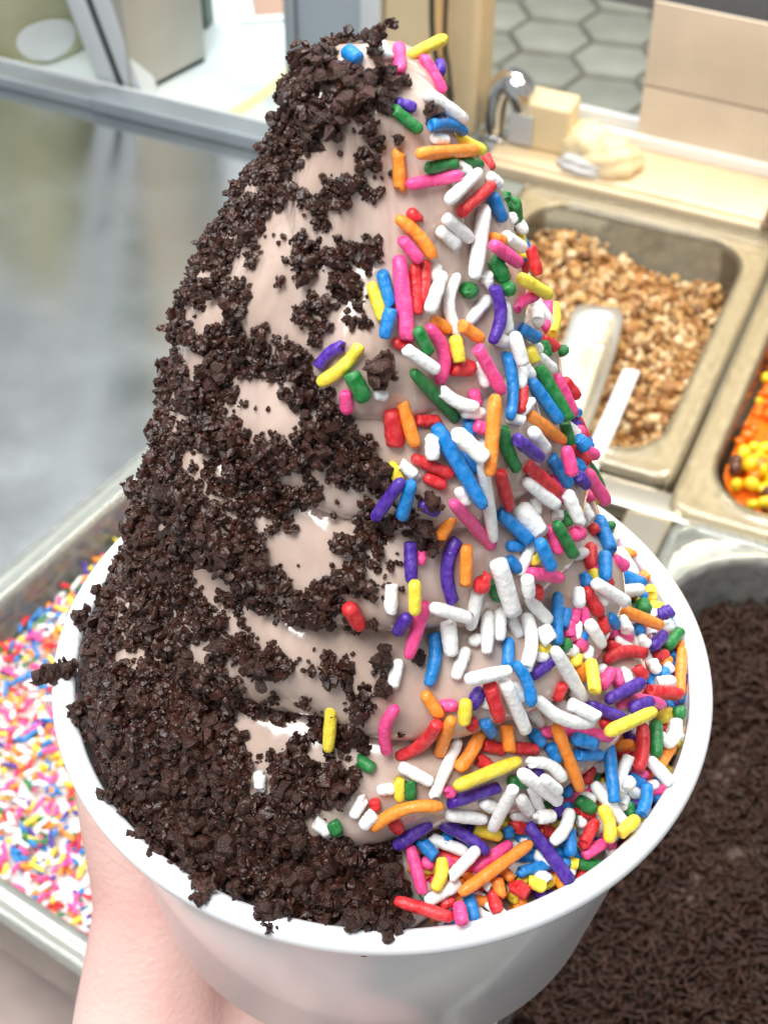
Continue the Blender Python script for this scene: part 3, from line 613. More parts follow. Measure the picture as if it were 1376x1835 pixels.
# ------------------------------------------------------------------ cookie crumbs on the left half
DATA = """vu 649 1214 9182 648 1140 9166 647 1067 9151 70
vu 186 215 9284 258 214 9256 330 212 9228 69
yu 805 559 8615 975 657 8463 1148 756 8308 79
gu 898 299 8448 1002 436 8345 1108 576 8240 76
ru 1202 983 8072 1228 926 8035 1255 870 7999 73
wu 572 140 8879 635 200 8829 697 261 8779 73
wu 860 213 8465 907 254 8406 954 295 8347 74
wu 1237 544 8093 1286 573 8031 1334 601 7968 73
gu 1444 967 7540 1447 940 7526 1451 912 7512 81
wu 1524 760 7376 1534 755 7357 1544 750 7338 74
ru 309 -343 8230 346 -355 8195 382 -367 8159 72
ru 356 -694 7754 370 -863 7565 384 -1031 7376 74
ru 476 -629 7727 466 -784 7584 457 -940 7442 73
ru 166 -1238 7077 221 -1238 7053 276 -1238 7029 75
wu 607 -542 7616 588 -601 7581 570 -660 7546 77
wu 1201 -269 7268 1202 -289 7236 1202 -309 7205 81
wu 994 -640 6920 1101 -507 6969 1207 -373 7018 74
gu 1295 -138 7402 1345 -163 7304 1396 -188 7206 99
ou 1261 95 7553 1322 149 7496 1384 204 7438 78
wu 1447 308 7419 1553 384 7281 1661 461 7141 80
ru 1759 465 7115 1800 391 7002 1841 318 6890 76
pu 1572 -177 6718 1677 10 6708 1833 223 6597 73
pu 2082 1129 5755 2048 905 5738 2015 684 5721 89
yu 2158 1165 5727 2174 944 5663 2098 656 5665 81
wu 1421 -335 6917 1444 -398 6774 1467 -462 6631 75
ru 1998 440 5739 2067 481 5653 2137 522 5566 87
gu 1996 389 5729 2006 344 5688 2016 299 5647 83
wu 1825 108 5962 1858 118 5915 1891 128 5868 80
ou 589 -962 7181 665 -939 7103 741 -916 7025 78
ru 838 -1154 6647 923 -1124 6621 1009 -1094 6596 107
wu 1106 -1015 6577 1146 -1054 6463 1186 -1093 6349 71
wu 1665 -535 6070 1639 -658 6061 1614 -780 6052 81
ru 2308 441 5073 2390 447 4945 2473 452 4817 82
wu 1922 157 5714 2024 201 5573 2127 245 5429 77
yu 1773 -61 5999 1806 -77 5937 1838 -94 5874 82
pu 1054 -1177 6297 1069 -1205 6222 1085 -1233 6147 81
ru 1657 -751 6001 1643 -881 5949 1629 -1010 5897 75
wu 1736 -849 5857 1693 -929 5863 1650 -1008 5870 79
wu 1510 -1138 5858 1571 -1108 5818 1632 -1078 5779 75
ru 407 -1496 6139 511 -1455 6102 615 -1413 6064 78
bu 1002 -1351 6008 1007 -1411 5936 1013 -1471 5865 79
wu 1182 -1456 5795 1205 -1485 5736 1227 -1513 5677 74
wu 1152 -1793 5712 1237 -1810 5134 1325 -1828 4533 81
bu 950 -1636 5706 1014 -1663 5632 1078 -1691 5558 78
ru 512 -1883 5598 606 -1885 5543 701 -1887 5488 78
yu 98 -1818 5736 140 -1855 5657 181 -1891 5578 79
wu 890 -1877 5391 923 -1895 5321 956 -1913 5250 76
ou 818 -1894 4965 731 -1947 4808 643 -2001 4651 82
ou 1716 -923 5735 1961 -763 5375 2215 -597 5002 84
pu 2110 -719 4478 2182 -776 4347 2254 -834 4216 78
bu 2460 -333 4358 2484 -347 4323 2509 -360 4289 88
wu 2379 231 4486 2428 221 4433 2477 211 4380 83
gu 2248 -381 5073 2286 -422 4960 2324 -463 4848 81
gu 2669 118 3898 2767 123 3700 2867 127 3499 82
wu 1868 -1088 4436 1879 -1136 4390 1890 -1183 4344 83
bu 1541 -1660 4235 1609 -1637 4211 1677 -1613 4187 78
bu 1543 -1761 4088 1601 -1767 4016 1659 -1774 3943 85
wu 1812 -1580 4152 1747 -1688 4028 1682 -1796 3903 78
pu 2073 -1270 4149 2121 -1337 4027 2169 -1403 3905 82
gu 2298 -998 4064 2310 -1015 4033 2322 -1031 4001 81
wu 2177 -1019 4180 2176 -1047 4160 2175 -1075 4141 83
wu 2544 -461 2820 2612 -398 2770 2680 -334 2721 84
yu 1837 -1626 4041 1850 -1645 3998 1862 -1664 3954 77
gu 1347 -1962 3889 1384 -1972 3770 1422 -1982 3651 83
pu 441 -2078 4577 441 -2124 4533 441 -2170 4489 81
ru 1902 -1774 3554 1930 -1749 3478 1958 -1724 3401 83
wu 1141 -2149 3905 1107 -2213 3682 1073 -2278 3457 85
wu 1605 -1899 3149 1657 -1952 3071 1709 -2004 2993 79
bu 2364 -1384 2727 2326 -1495 2709 2288 -1604 2692 89
wu 1241 -2840 2673 1282 -2834 2650 1324 -2829 2627 78
wu 1632 -2608 2705 1665 -2643 2620 1698 -2677 2536 87
pu 757 -2914 2702 818 -2911 2697 878 -2908 2693 82
ru 1103 -2983 2468 1104 -2988 2426 1105 -2992 2384 83
ru 1250 -2876 1873 1389 -2847 1785 1528 -2818 1697 89
ru 1677 -2767 1665 1817 -2737 1608 1957 -2706 1551 88
ru 1208 -3026 1767 1270 -3041 1720 1333 -3056 1672 87
vu 1886 -2420 2699 2007 -2292 2672 2129 -2162 2644 77
yu 1979 -2097 2819 2023 -2072 2790 2068 -2047 2761 81
wu 1955 -2195 2778 1988 -2179 2759 2021 -2162 2739 78
wu 1917 -2354 1873 1976 -2360 1765 2034 -2367 1656 81
ru 2838 242 2627 2856 216 2613 2873 190 2599 86
pu 3167 -20 2249 3231 -7 2181 3295 5 2113 94
ou 3751 2265 -8 3780 2245 -2 3810 2224 4 96
ou 3946 1841 -51 3975 1811 -50 4003 1781 -48 97
bu 2663 -727 2678 2670 -783 2659 2676 -839 2639 87
yu 2811 -586 2580 2818 -619 2562 2826 -652 2544 92
ru 2931 -565 2477 2971 -571 2430 3012 -577 2382 94
ru 2779 -202 2682 2767 -354 2668 2756 -505 2654 90
pu 2758 -493 2642 2798 -489 2611 2837 -485 2580 84
wu 2858 -811 2447 2887 -843 2387 2917 -875 2327 88
yu 3637 886 439 3693 893 401 3748 901 362 100
yu 3992 1055 130 4045 1056 114 4098 1058 97 92
gu 3641 747 473 3685 750 438 3729 754 404 99
bu 3830 1169 218 3851 1165 208 3873 1161 197 96
wu 3958 830 228 3963 786 232 3968 742 235 98
wu 4192 771 80 4193 699 85 4195 626 91 99
bu 3030 -904 2058 3077 -885 1967 3124 -867 1876 90
wu 3881 390 329 3888 354 325 3894 318 320 96
pu 3094 -713 1532 3236 -633 1398 3380 -553 1262 91
wu 3187 -797 1457 3291 -791 1363 3395 -784 1269 86
ru 2889 -1095 2218 2912 -1119 2149 2934 -1143 2080 87
ru 3075 -929 1524 3140 -897 1458 3206 -864 1391 85
ru 3947 -11 245 4004 21 207 4062 54 170 95
bu 3841 -434 259 3823 -509 258 3806 -584 256 94
bu 4029 -266 149 4025 -302 145 4022 -337 142 98
ru 3472 -1050 1175 3514 -1062 1117 3557 -1074 1058 89
pu 2597 -1220 2576 2614 -1285 2514 2632 -1351 2453 80
pu 2495 -1317 2630 2474 -1378 2618 2452 -1438 2606 86
wu 2511 -1429 2542 2499 -1505 2507 2487 -1581 2471 82
pu 2392 -1509 2632 2399 -1574 2585 2407 -1639 2538 88
bu 2568 -1513 2420 2578 -1527 2396 2587 -1542 2372 84
pu 2526 -1616 2403 2556 -1615 2361 2586 -1613 2318 84
gu 2343 -1757 2566 2342 -1789 2549 2341 -1821 2533 89
wu 2361 -1817 2500 2412 -1790 2442 2462 -1764 2384 83
yu 2502 -1776 2316 2492 -1816 2295 2482 -1855 2273 83
wu 2667 -1610 2204 2657 -1642 2187 2647 -1675 2170 84
ou 2542 -1849 2183 2568 -1848 2085 2593 -1848 1987 85
pu 3144 -1306 1423 3145 -1404 1410 3146 -1501 1398 83
wu 2922 -1375 1562 2909 -1408 1574 2896 -1441 1585 89
wu 3246 -1274 1356 3263 -1307 1338 3280 -1340 1320 94
ru 2227 -2333 2131 2251 -2292 2206 2275 -2252 2281 85
wu 2485 -1883 1720 2554 -1881 1647 2623 -1880 1574 89
yu 3912 -1033 92 3982 -958 60 4053 -882 27 99
ou 4012 -1457 -19 3894 -1653 -14 3777 -1846 -9 96
ou 3190 -1786 439 3295 -1734 372 3401 -1682 304 93
bu 2164 -2607 1476 2203 -2650 1387 2242 -2692 1297 89
bu 1942 -2554 1667 1987 -2594 1618 2032 -2633 1569 88
pu 2055 -2501 1628 2523 -2320 1410 2998 -2188 1138 83
ru 2797 -2199 462 2756 -2281 418 2716 -2362 373 88
vu 1904 -2901 1369 1961 -2896 1318 2017 -2890 1267 83
gu 1703 -3038 1347 1769 -3029 1292 1834 -3021 1236 81
wu 2706 -2561 305 2754 -2557 284 2803 -2553 263 89
ru 2603 -2766 246 2699 -2756 202 2795 -2747 158 86
bu 3372 -2131 154 3451 -2140 104 3531 -2150 54 91
wu 3382 -2301 73 3422 -2299 53 3462 -2296 34 90
gu 3314 -2473 26 3331 -2521 -2 3347 -2569 -29 84
wu 3258 -2407 93 3246 -2453 77 3234 -2499 62 88
ru 1743 -3139 493 1780 -3151 464 1817 -3163 435 85
ru 2117 -3105 320 2183 -3103 287 2249 -3101 253 89
wu 1902 -3065 1237 1972 -3045 972 2044 -3026 703 80
wu 1780 -3155 1123 1848 -3111 898 1917 -3067 669 81
wu 1704 -3069 611 1971 -2978 452 2242 -2886 291 87
ru 2898 -2103 1323 2948 -2068 1308 2998 -2033 1292 86
gu 3157 -2051 326 3160 -2093 305 3162 -2136 285 91
bu 1786 -3650 177 1976 -3557 136 2168 -3463 94 84
bu 2370 -3367 36 2394 -3398 11 2417 -3429 -14 83
wu 2015 -3626 85 2072 -3635 56 2129 -3644 27 91
wu 2005 -3394 215 2029 -3401 198 2054 -3409 181 83
yu 2486 -3384 -23 2511 -3379 -32 2536 -3373 -40 83
vu 843 -3496 1478 1153 -3343 1437 1466 -3189 1396 81
wu -37 -3413 1640 36 -3408 1649 109 -3404 1659 81
yu 200 -3354 1744 205 -3413 1641 210 -3472 1538 79
gu 338 -3365 1728 343 -3414 1643 348 -3464 1557 83
ru 129 -3576 1184 157 -3573 1116 185 -3569 1047 89
ru -111 -3490 1501 -102 -3507 1462 -92 -3524 1423 78
pu 526 -3677 457 564 -3692 446 602 -3706 434 84
ru 769 -4104 135 825 -4086 141 882 -4068 147 86
ru 1415 -3949 98 1440 -4047 80 1465 -4144 62 89
ou 1474 -3796 203 1492 -3858 162 1510 -3920 121 91
pu 1187 -3724 361 1410 -3553 390 1635 -3381 419 81
wu 1281 -3335 1254 1371 -3293 1133 1462 -3250 1010 85
wu 1764 -3159 1074 1833 -3120 892 1902 -3080 708 90
wu 1701 -3040 587 1832 -3008 493 1964 -2976 398 81
yu 1213 -3291 617 1347 -3297 561 1483 -3303 504 87
bu 1620 -3212 505 1634 -3243 482 1648 -3273 460 82
ru 1719 -3159 495 1778 -3150 464 1838 -3140 434 89
gu 1641 -3073 1364 1729 -3049 1315 1817 -3024 1266 89
wn -52 1013 9594 4 877 9568 60 742 9542 69
pn 181 982 9515 184 763 9505 187 547 9495 78
yn 312 1066 9369 505 1367 9294 703 1675 9217 74
pn 469 1064 9321 570 962 9181 671 859 9040 74
gn 135 100 9260 257 63 9166 380 26 9072 75
wn 492 364 9298 699 457 9083 910 552 8863 83
bn 542 80 9076 737 380 8902 917 564 8682 75
on 402 -306 8975 716 91 8736 1044 506 8485 80
gn 511 -153 8693 655 -39 8635 801 76 8578 76
pn 290 -269 8549 569 -151 8528 852 -31 8508 75
on 170 -60 8811 179 -136 8641 188 -214 8470 79
wn 732 -401 8436 906 -65 8387 1085 280 8337 77
rn 882 -238 8155 1064 78 8115 1250 401 8074 78
bn 1277 425 7877 1335 406 7749 1394 388 7621 84
wn 715 -351 8152 848 -269 7956 984 -186 7756 78
wn 650 -357 7988 739 -338 7878 830 -319 7768 82
bn -370 739 9592 -330 682 9590 -290 625 9589 99
wn 1167 197 7889 1108 -121 7654 1049 -437 7420 93
on 173 -507 8249 392 -547 8067 546 -641 7849 78
pn 227 -642 8061 313 -687 7967 399 -732 7873 74
pn 182 -733 7873 228 -1004 7527 274 -1277 7180 96
bn -7 -790 7714 38 -900 7583 83 -1011 7452 77
bn 83 -1165 7483 51 -1249 7378 20 -1332 7272 82
yn -125 -874 7620 -66 -995 7485 -7 -1115 7350 78
wn 658 -732 7624 592 -919 7541 527 -1105 7458 84
wn 855 -448 7406 749 -766 7242 873 -906 6946 74
gn 989 -472 7237 999 -471 7225 1009 -471 7213 103
vn 1270 -439 7236 1361 -569 6955 1258 -786 6751 79
gn 1447 -324 7170 1453 -328 7155 1458 -332 7140 84
pn 1258 -252 7717 1410 -163 7525 1565 -73 7330 83
yn 1621 -1 7050 1802 105 6842 1987 214 6629 84
wn 1925 774 5960 1919 677 5947 1914 581 5935 89
bn 1656 -77 6341 1754 -5 6220 1854 67 6098 89
wn 1324 -645 6659 1385 -614 6609 1446 -582 6558 83
on 904 -953 7103 1010 -931 6990 1117 -908 6876 80
pn 513 -1102 7189 701 -1123 6851 632 -1301 6578 79
gn 390 -1289 7306 451 -1318 7178 511 -1347 7050 80
wn 272 -1491 7194 428 -1474 7044 585 -1456 6892 77
yn 821 -1066 7006 845 -1130 6904 869 -1194 6802 81
pn 1083 -1076 6871 1228 -1109 6584 1375 -1143 6292 82
wn 1529 -657 6717 1581 -713 6557 1634 -770 6395 87
wn 1676 -373 6033 1728 -386 5955 1781 -398 5876 84
bn 1446 -685 6446 1525 -907 6166 1482 -1222 5960 76
bn 1791 -539 5894 1961 -579 5631 2133 -619 5364 85
gn 1886 -265 5890 2074 -387 5593 2265 -509 5292 90
pn 2184 299 5249 2298 234 5009 2414 167 4766 90
gn 349 -1462 6838 596 -1392 6436 851 -1319 6021 81
wn 685 -1427 6541 854 -1438 6378 1064 -1412 6293 79
wn 937 -1396 6192 1033 -1378 6163 1128 -1359 6133 79
rn 97 -1572 6317 118 -1636 6156 139 -1701 5993 113
on 229 -1556 6439 291 -1643 6231 354 -1730 6020 82
wn -65 -1590 6631 -24 -1579 6615 16 -1568 6598 74
pn 1089 -1482 6043 1142 -1480 6014 1195 -1479 5985 85
on 1284 -1383 6395 1256 -1656 6063 1228 -1930 5729 85
wn 867 -1823 6216 1002 -1869 6093 1137 -1915 5969 104
bn 621 -1592 6115 889 -1799 5704 1160 -2008 5286 99
wn 558 -1738 6055 563 -1799 5986 568 -1860 5917 85
rn 365 -1805 5837 573 -1812 5716 782 -1819 5594 76
wn 232 -1839 5770 299 -1868 5712 367 -1896 5654 76
bn 323 -2049 5673 274 -2093 5458 223 -2138 5240 85
vn 200 -2072 5724 57 -2104 5468 -88 -2135 5208 80
vn 452 -2029 5306 536 -2028 5247 621 -2028 5188 78
pn 808 -2159 5464 1057 -1938 4889 1319 -1704 4281 81
vn 892 -1911 4589 765 -2138 4309 856 -2304 3941 85
on 994 -2039 4598 992 -2152 4392 989 -2266 4186 80
gn 1404 -1322 5869 1463 -1384 5600 1586 -1395 5305 82
vn 1569 -1433 5788 1718 -1344 5562 1869 -1252 5331 85
wn 1775 -1111 5620 1864 -1054 5438 1954 -996 5253 86
rn 1380 -1614 5427 1449 -1572 5107 1521 -1529 4780 77
rn 1735 -1184 5134 1939 -1125 4854 2147 -1065 4567 90
wn 1732 -1250 4929 1926 -1216 4700 2124 -1181 4466 85
bn 2072 -759 4852 2193 -743 4624 2316 -728 4393 86
pn 2249 -749 4993 2286 -819 4863 2324 -889 4733 88
vn 2466 -555 4351 2519 -544 4263 2572 -534 4174 86
rn 2445 -135 4451 2505 -173 4378 2565 -211 4304 94
pn 2563 27 4269 2655 79 4173 2749 133 4076 86
bn 2495 -198 4633 2523 -225 4597 2552 -253 4561 90
vn 2575 1058 3767 2595 1067 3750 2615 1077 3733 89
pn 2548 412 4259 2552 386 4252 2556 359 4244 92
pn 2621 -178 4052 2770 -140 3759 2921 -101 3460 96
wn 2299 -957 4399 2374 -1010 4233 2449 -1063 4065 92
wn 2705 418 2845 2750 335 2808 2794 252 2772 90
wn 1694 -1344 4535 1796 -1403 4409 1898 -1463 4283 143
bn 1417 -1550 4680 1597 -1591 4491 1778 -1632 4301 86
bn 1902 -1703 4342 1974 -1747 4185 2047 -1793 4027 90
gn 2135 -1355 4298 2248 -1384 4068 2362 -1413 3834 83
pn 2416 -1101 3881 2442 -1073 3852 2469 -1044 3823 102
pn 1805 -1865 3976 2005 -1738 3792 2209 -1609 3604 85
rn 1198 -2149 4154 1189 -2176 4105 1179 -2203 4055 109
vn 323 -2090 4712 328 -2247 4571 333 -2405 4430 85
wn 101 -2474 4381 95 -2544 4254 90 -2614 4127 85
yn 373 -2532 4506 374 -2615 4348 375 -2698 4189 82
vn 281 -2652 4041 229 -2644 3904 177 -2636 3766 85
wn 1392 -2006 4285 1494 -2053 3906 1599 -2100 3520 121
wn 1753 -2002 3996 1770 -2012 3878 1787 -2021 3760 88
wn 1813 -1848 3471 1937 -1834 3273 2063 -1820 3073 87
pn 504 -2429 4010 409 -2581 3728 312 -2735 3443 87
bn 616 -2329 3365 635 -2565 3175 554 -2803 3004 86
wn 789 -2344 3592 810 -2449 3442 831 -2553 3291 105
wn 598 -2534 4084 817 -2462 3910 1040 -2390 3733 86
wn 1292 -2049 3440 1284 -2246 3315 1276 -2441 3190 86
wn 1449 -1950 3389 1447 -2095 3295 1445 -2240 3202 85
wn 1162 -2274 3210 1146 -2289 3212 1131 -2304 3214 86
wn 1017 -2438 3187 955 -2575 3102 894 -2711 3018 85
wn 1787 -1879 3188 1849 -2182 3039 1743 -2532 2958 92
wn 2013 -1979 3056 2043 -2022 3013 2073 -2066 2971 113
bn 2239 -1302 2947 2220 -1612 2841 2201 -1917 2737 85
bn 1566 -2167 3056 1557 -2310 2991 1548 -2453 2926 82
bn 1633 -2596 3096 1776 -2687 2877 1822 -2839 2671 81
wn 1487 -2809 3011 1638 -2825 2575 1792 -2842 2127 91
wn 1028 -2954 3249 1274 -2849 3206 1522 -2743 3163 92
rn 1307 -2856 3007 1372 -2935 2790 1438 -3014 2571 96
vn 1195 -2814 2862 1145 -2875 2795 1095 -2935 2728 95
wn 187 -2658 3231 152 -2758 3120 117 -2858 3009 82
on 514 -2909 2915 595 -2970 2802 675 -3031 2689 83
pn 157 -3089 2856 20 -3133 2525 59 -3172 2126 82
rn 653 -3173 2678 474 -3108 2172 182 -3078 1903 87
on 829 -3187 2758 771 -3119 2352 711 -3049 1933 86
yn 1009 -3003 2874 1001 -3059 2756 993 -3116 2637 89
bn 1270 -2925 2363 1316 -2904 2239 1363 -2883 2114 84
on 1203 -2863 2055 1104 -3050 1941 952 -3237 1880 92
on 1558 -2720 2037 1579 -2813 1925 1601 -2906 1812 88
wn 1959 -2540 2367 2264 -2586 2046 2670 -2436 1777 94
wn 2145 -2236 2951 2357 -2196 2446 2576 -2154 1924 93
bn 2947 -360 2714 2939 -533 2684 2931 -705 2654 98
bn 2952 442 2584 3015 216 2505 3077 -8 2427 104
rn 3557 2593 113 3572 2562 91 3587 2532 69 64
wn 3616 2187 105 3696 1907 155 3774 1631 205 107
bn 3407 1133 768 3595 1108 683 3783 1084 598 107
wn 2780 -956 2793 3000 -871 2526 3225 -784 2254 94
wn 3333 543 994 3540 703 848 3751 866 700 99
yn 4016 1418 68 4011 1346 86 4007 1273 104 105
gn 3781 678 609 3782 600 620 3783 523 632 109
vn 4063 656 392 4126 678 398 4188 700 404 109
on 3283 18 1223 3624 128 926 3973 240 621 94
wn 3255 -526 1604 3288 -599 1587 3320 -671 1569 99
bn 3608 79 744 3636 82 711 3665 86 677 90
vn 3859 -38 489 3950 107 427 4042 253 365 99
gn 4129 249 125 4236 399 121 4345 550 117 97
wn 3659 -69 676 3701 -83 632 3744 -97 587 95
rn 3004 -1241 1604 3288 -939 1420 3586 -815 1218 90
wn 3827 -344 486 3848 -400 461 3869 -456 437 89
wn 4089 -96 131 4118 -131 111 4146 -166 91 75
wn 3897 -666 417 3986 -612 366 4076 -557 315 104
on 4359 260 51 4301 -119 3 4243 -490 -44 85
rn 3693 -959 591 3930 -865 446 4171 -771 300 105
rn 2662 -986 2665 2751 -1036 2519 2841 -1087 2373 91
wn 2530 -1120 2838 2530 -1210 2804 2531 -1299 2770 91
wn 2665 -1473 2591 2760 -1481 2397 2857 -1489 2201 90
yn 2681 -1834 2247 2696 -2022 2197 2712 -2210 2147 92
pn 2866 -1813 1777 2936 -1678 1727 3007 -1542 1677 97
vn 2959 -1939 1618 3209 -1663 1451 3466 -1378 1278 96
pn 3119 -1743 1251 3496 -1368 904 3874 -1142 505 91
vn 2689 -2086 1676 2920 -2066 1523 3154 -2046 1367 88
vn 3341 -1767 1222 3466 -1636 1118 3592 -1504 1013 102
yn 2915 -2455 1597 3242 -2172 1447 3578 -1883 1293 94
gn 4119 -1004 179 4159 -998 172 4200 -991 164 101
wn 4079 -1178 183 4055 -1374 165 3922 -1546 189 101
gn 3785 -1293 297 3768 -1529 260 3752 -1762 223 99
rn 3556 -1481 474 3543 -1781 398 3467 -2099 360 99
wn 3652 -1888 234 3777 -2019 174 3901 -2149 115 96
wn 3328 -2002 446 3211 -2259 403 3172 -2503 318 91
bn 3016 -2097 813 3040 -2416 645 3063 -2731 477 90
bn 2491 -2498 1508 2617 -2469 1413 2744 -2439 1317 97
bn 2528 -2537 1210 2688 -2452 1097 2850 -2365 984 85
on 2222 -2518 1764 2398 -2645 1292 2577 -2774 811 93
wn 1746 -3199 1709 1995 -3156 1361 2251 -3112 1004 94
wn 1868 -2979 1618 2125 -2876 1453 2307 -2897 1187 86
wn 2025 -3238 1647 2125 -3206 1473 2227 -3173 1297 84
bn 2438 -2541 463 2447 -2559 442 2456 -2577 420 91
vn 2306 -2855 465 2324 -2882 441 2342 -2909 417 90
wn 2436 -2967 560 2376 -3174 485 2217 -3360 471 91
wn 2830 -2469 457 3017 -2628 272 3204 -2787 87 92
gn 2610 -2706 443 2695 -2733 387 2780 -2760 331 99
wn 2608 -2911 264 2627 -2922 248 2646 -2933 232 74
rn 2814 -2901 219 2732 -3043 185 2651 -3183 151 88
yn 2894 -2830 430 2991 -2974 311 2974 -3166 220 93
yn 3156 -3020 168 3246 -2935 173 3337 -2850 177 99
bn 3564 -2258 170 3549 -2453 112 3460 -2645 77 88
wn 3270 -2456 501 3284 -2460 491 3299 -2464 481 100
pn 2677 -3243 -15 2785 -3161 -24 2894 -3078 -34 90
bn 2445 -3085 324 2450 -3219 250 2454 -3352 176 101
wn 2029 -3201 765 2114 -3165 730 2199 -3130 696 95
wn 2286 -2124 1752 2354 -2115 1685 2422 -2107 1617 84
wn 2392 -2454 2161 2557 -2469 2055 2723 -2485 1948 90
vn 1899 -3212 584 2170 -3457 308 2442 -3703 31 93
yn 1925 -3766 127 1997 -3782 95 2069 -3798 63 92
rn 1728 -3864 164 1783 -3885 139 1839 -3905 114 107
gn -284 -3173 1924 -215 -3213 1902 -147 -3253 1880 91
wn 935 -2953 2025 786 -3231 1835 638 -3507 1647 83
wn 236 -3260 1920 410 -3324 1854 583 -3387 1788 86
yn 925 -3485 1830 1310 -3244 1763 1702 -2999 1694 89
pn 824 -3419 1603 842 -3418 1594 861 -3418 1586 78
wn -257 -3493 1536 -312 -3541 1448 -368 -3589 1359 81
wn -239 -3724 1330 -183 -3694 1398 -128 -3665 1466 92
on -111 -3709 1246 265 -3650 1575 711 -3607 1540 87
vn 769 -3380 842 1062 -3465 727 1315 -3609 587 87
vn 168 -3600 705 373 -3534 837 578 -3469 969 86
bn 507 -3529 668 581 -3598 621 656 -3667 574 91
wn 622 -3439 635 839 -3499 574 1056 -3558 513 84
wn 1176 -3686 701 1025 -3828 632 874 -3969 564 86
pn 356 -3596 634 430 -3814 479 504 -4031 325 87
yn 745 -3787 654 744 -3927 552 669 -4056 464 86
wn 579 -4131 244 767 -4034 296 955 -3936 348 92
rn 185 -4181 323 520 -4269 274 854 -4356 225 90
pn 965 -4257 340 980 -4370 332 995 -4483 324 94
bn 1109 -4019 139 1134 -4144 113 1159 -4269 87 92
on 1006 -4091 384 1446 -3764 439 1894 -3432 494 87
wn 831 -3509 1247 1060 -3428 1085 1293 -3346 922 87
wn 1623 -3445 1714 1516 -3433 1282 1406 -3422 837 85
vn -718 -1420 6885 -615 -1364 7022 -464 -1353 7123 75
yn -705 -1534 6769 -456 -1488 6936 -276 -1388 7151 79
gn -339 -1584 6886 -277 -1629 6772 -215 -1674 6658 107
pn -422 -1657 6693 -414 -1667 6581 -406 -1678 6468 81
rn -406 -2613 4178 -341 -2621 4018 -276 -2629 3857 100
yn -631 -2838 2634 -658 -2981 2373 -685 -3126 2111 85
wn -1557 -3157 1599 -1557 -3202 1541 -1558 -3246 1484 86
wn -833 -3630 1244 -770 -3661 1197 -707 -3691 1150 91
gn -619 -3707 1317 -602 -3724 1280 -585 -3740 1243 93"""
rows = []
for ln in DATA.strip().split('\n'):
    k, *n = ln.split(); n = np.array(n, float) / 1000; n[[2, 5, 8]] += 25; rows.append((k[0], k[1] == 'u', n[0:3], n[3:6], n[6:9], n[9]))
BARE = [[(225.2, 9.12), (250.7, 9.26), (266.1, 9.23), (269.9, 8.9), (243.8, 8.91), (246.3, 8.65), (235.4, 8.49), (217.0, 8.26), (218.7, 8.46), (235.3, 8.79)],
  [(261.9, 9.17), (290.0, 9.21), (296.8, 9.07), (283.4, 8.96)],
  [(250.8, 8.75), (261.8, 8.74), (254.5, 8.63), (246.8, 8.61)],
  [(212.6, 7.95), (233.7, 8.26), (239.5, 8.12), (231.4, 7.96), (214.3, 7.83)],
  [(248.6, 8.34), (278.1, 8.33), (276.2, 8.06), (258.1, 7.98), (251.1, 8.11)],
  [(144.2, 7.17), (146.4, 7.37), (176.3, 7.76), (176.2, 7.59)],
  [(218.4, 7.47), (232.5, 7.74), (241.9, 7.57), (242.6, 7.23), (253.4, 7.02), (239.7, 7.0), (233.6, 7.07), (222.9, 6.9), (225.2, 7.19)],
  [(196.1, 6.47), (204.7, 6.99), (219.6, 6.98), (203.3, 6.53)],
  [(178.6, 5.6), (191.9, 6.15), (201.6, 6.1), (182.2, 5.19)],
  [(220.6, 6.17), (228.0, 6.34), (240.8, 6.35), (242.5, 6.25), (227.5, 6.16)],
  [(224.4, 5.93), (236.6, 6.07), (248.3, 6.19), (245.4, 6.1), (233.4, 5.86)],
  [(250.1, 5.0), (261.5, 5.41), (270.0, 5.28), (270.0, 5.11), (261.5, 4.8), (255.8, 4.58), (246.6, 4.38), (240.7, 4.41), (245.6, 4.67), (251.1, 4.72)],
  [(215.1, 3.46), (222.3, 3.56), (230.2, 3.61), (231.9, 3.47), (225.0, 3.35)],
  [(244.0, 4.22), (253.1, 4.35), (257.5, 4.54), (261.8, 4.67), (259.2, 4.41), (251.8, 4.21)],
  [(238.0, 3.41), (242.5, 3.6), (249.9, 3.54), (261.8, 3.86), (267.3, 3.49), (261.3, 3.39), (253.7, 3.38), (246.4, 3.37)],
  [(233.0, 2.65), (237.7, 2.81), (243.9, 2.76), (254.1, 3.18), (259.8, 2.91), (252.3, 2.03), (247.4, 2.27), (239.3, 2.44)],
  [(233.9, 1.65), (236.7, 1.87), (247.6, 1.96), (258.6, 1.96), (265.1, 1.79), (262.0, 1.76), (256.1, 1.9), (244.7, 1.84)],
  [(223.3, 2.54), (227.5, 2.93), (231.3, 2.79)],
  [(215.4, 7.67), (222.6, 7.79), (231.3, 7.79), (221.2, 7.6)]]
EDGE_H = np.array([1.53, 1.76, 1.97, 2.56, 2.9, 3.22, 3.36, 3.99, 4.25, 4.43, 4.47, 5.01, 5.27, 5.6, 5.98, 6.38, 6.73, 6.91, 7.08, 7.24, 7.54, 7.72, 7.93, 8.3, 8.63, 8.86, 9.21, 9.3, 9.35]); EDGE_T = np.array([262.3, 264.8, 269.5, 267.6, 273.4, 275.2, 267.4, 268.8, 278.9, 281.9, 289.9, 290.0, 281.0, 278.1, 273.3, 268.2, 265.1, 254.4, 261.6, 272.5, 270.6, 276.9, 276.1, 282.1, 285.9, 300.0, 292.3, 300, 322.6])
def in_poly(x, y, pl):
    c = False; n = len(pl)
    for i in range(n):
        x0, y0 = pl[i]; x1, y1 = pl[i - 1]
        if (y0 > y) != (y1 > y) and x < (x1 - x0) * (y - y0) / (y1 - y0) + x0: c = not c
    return c
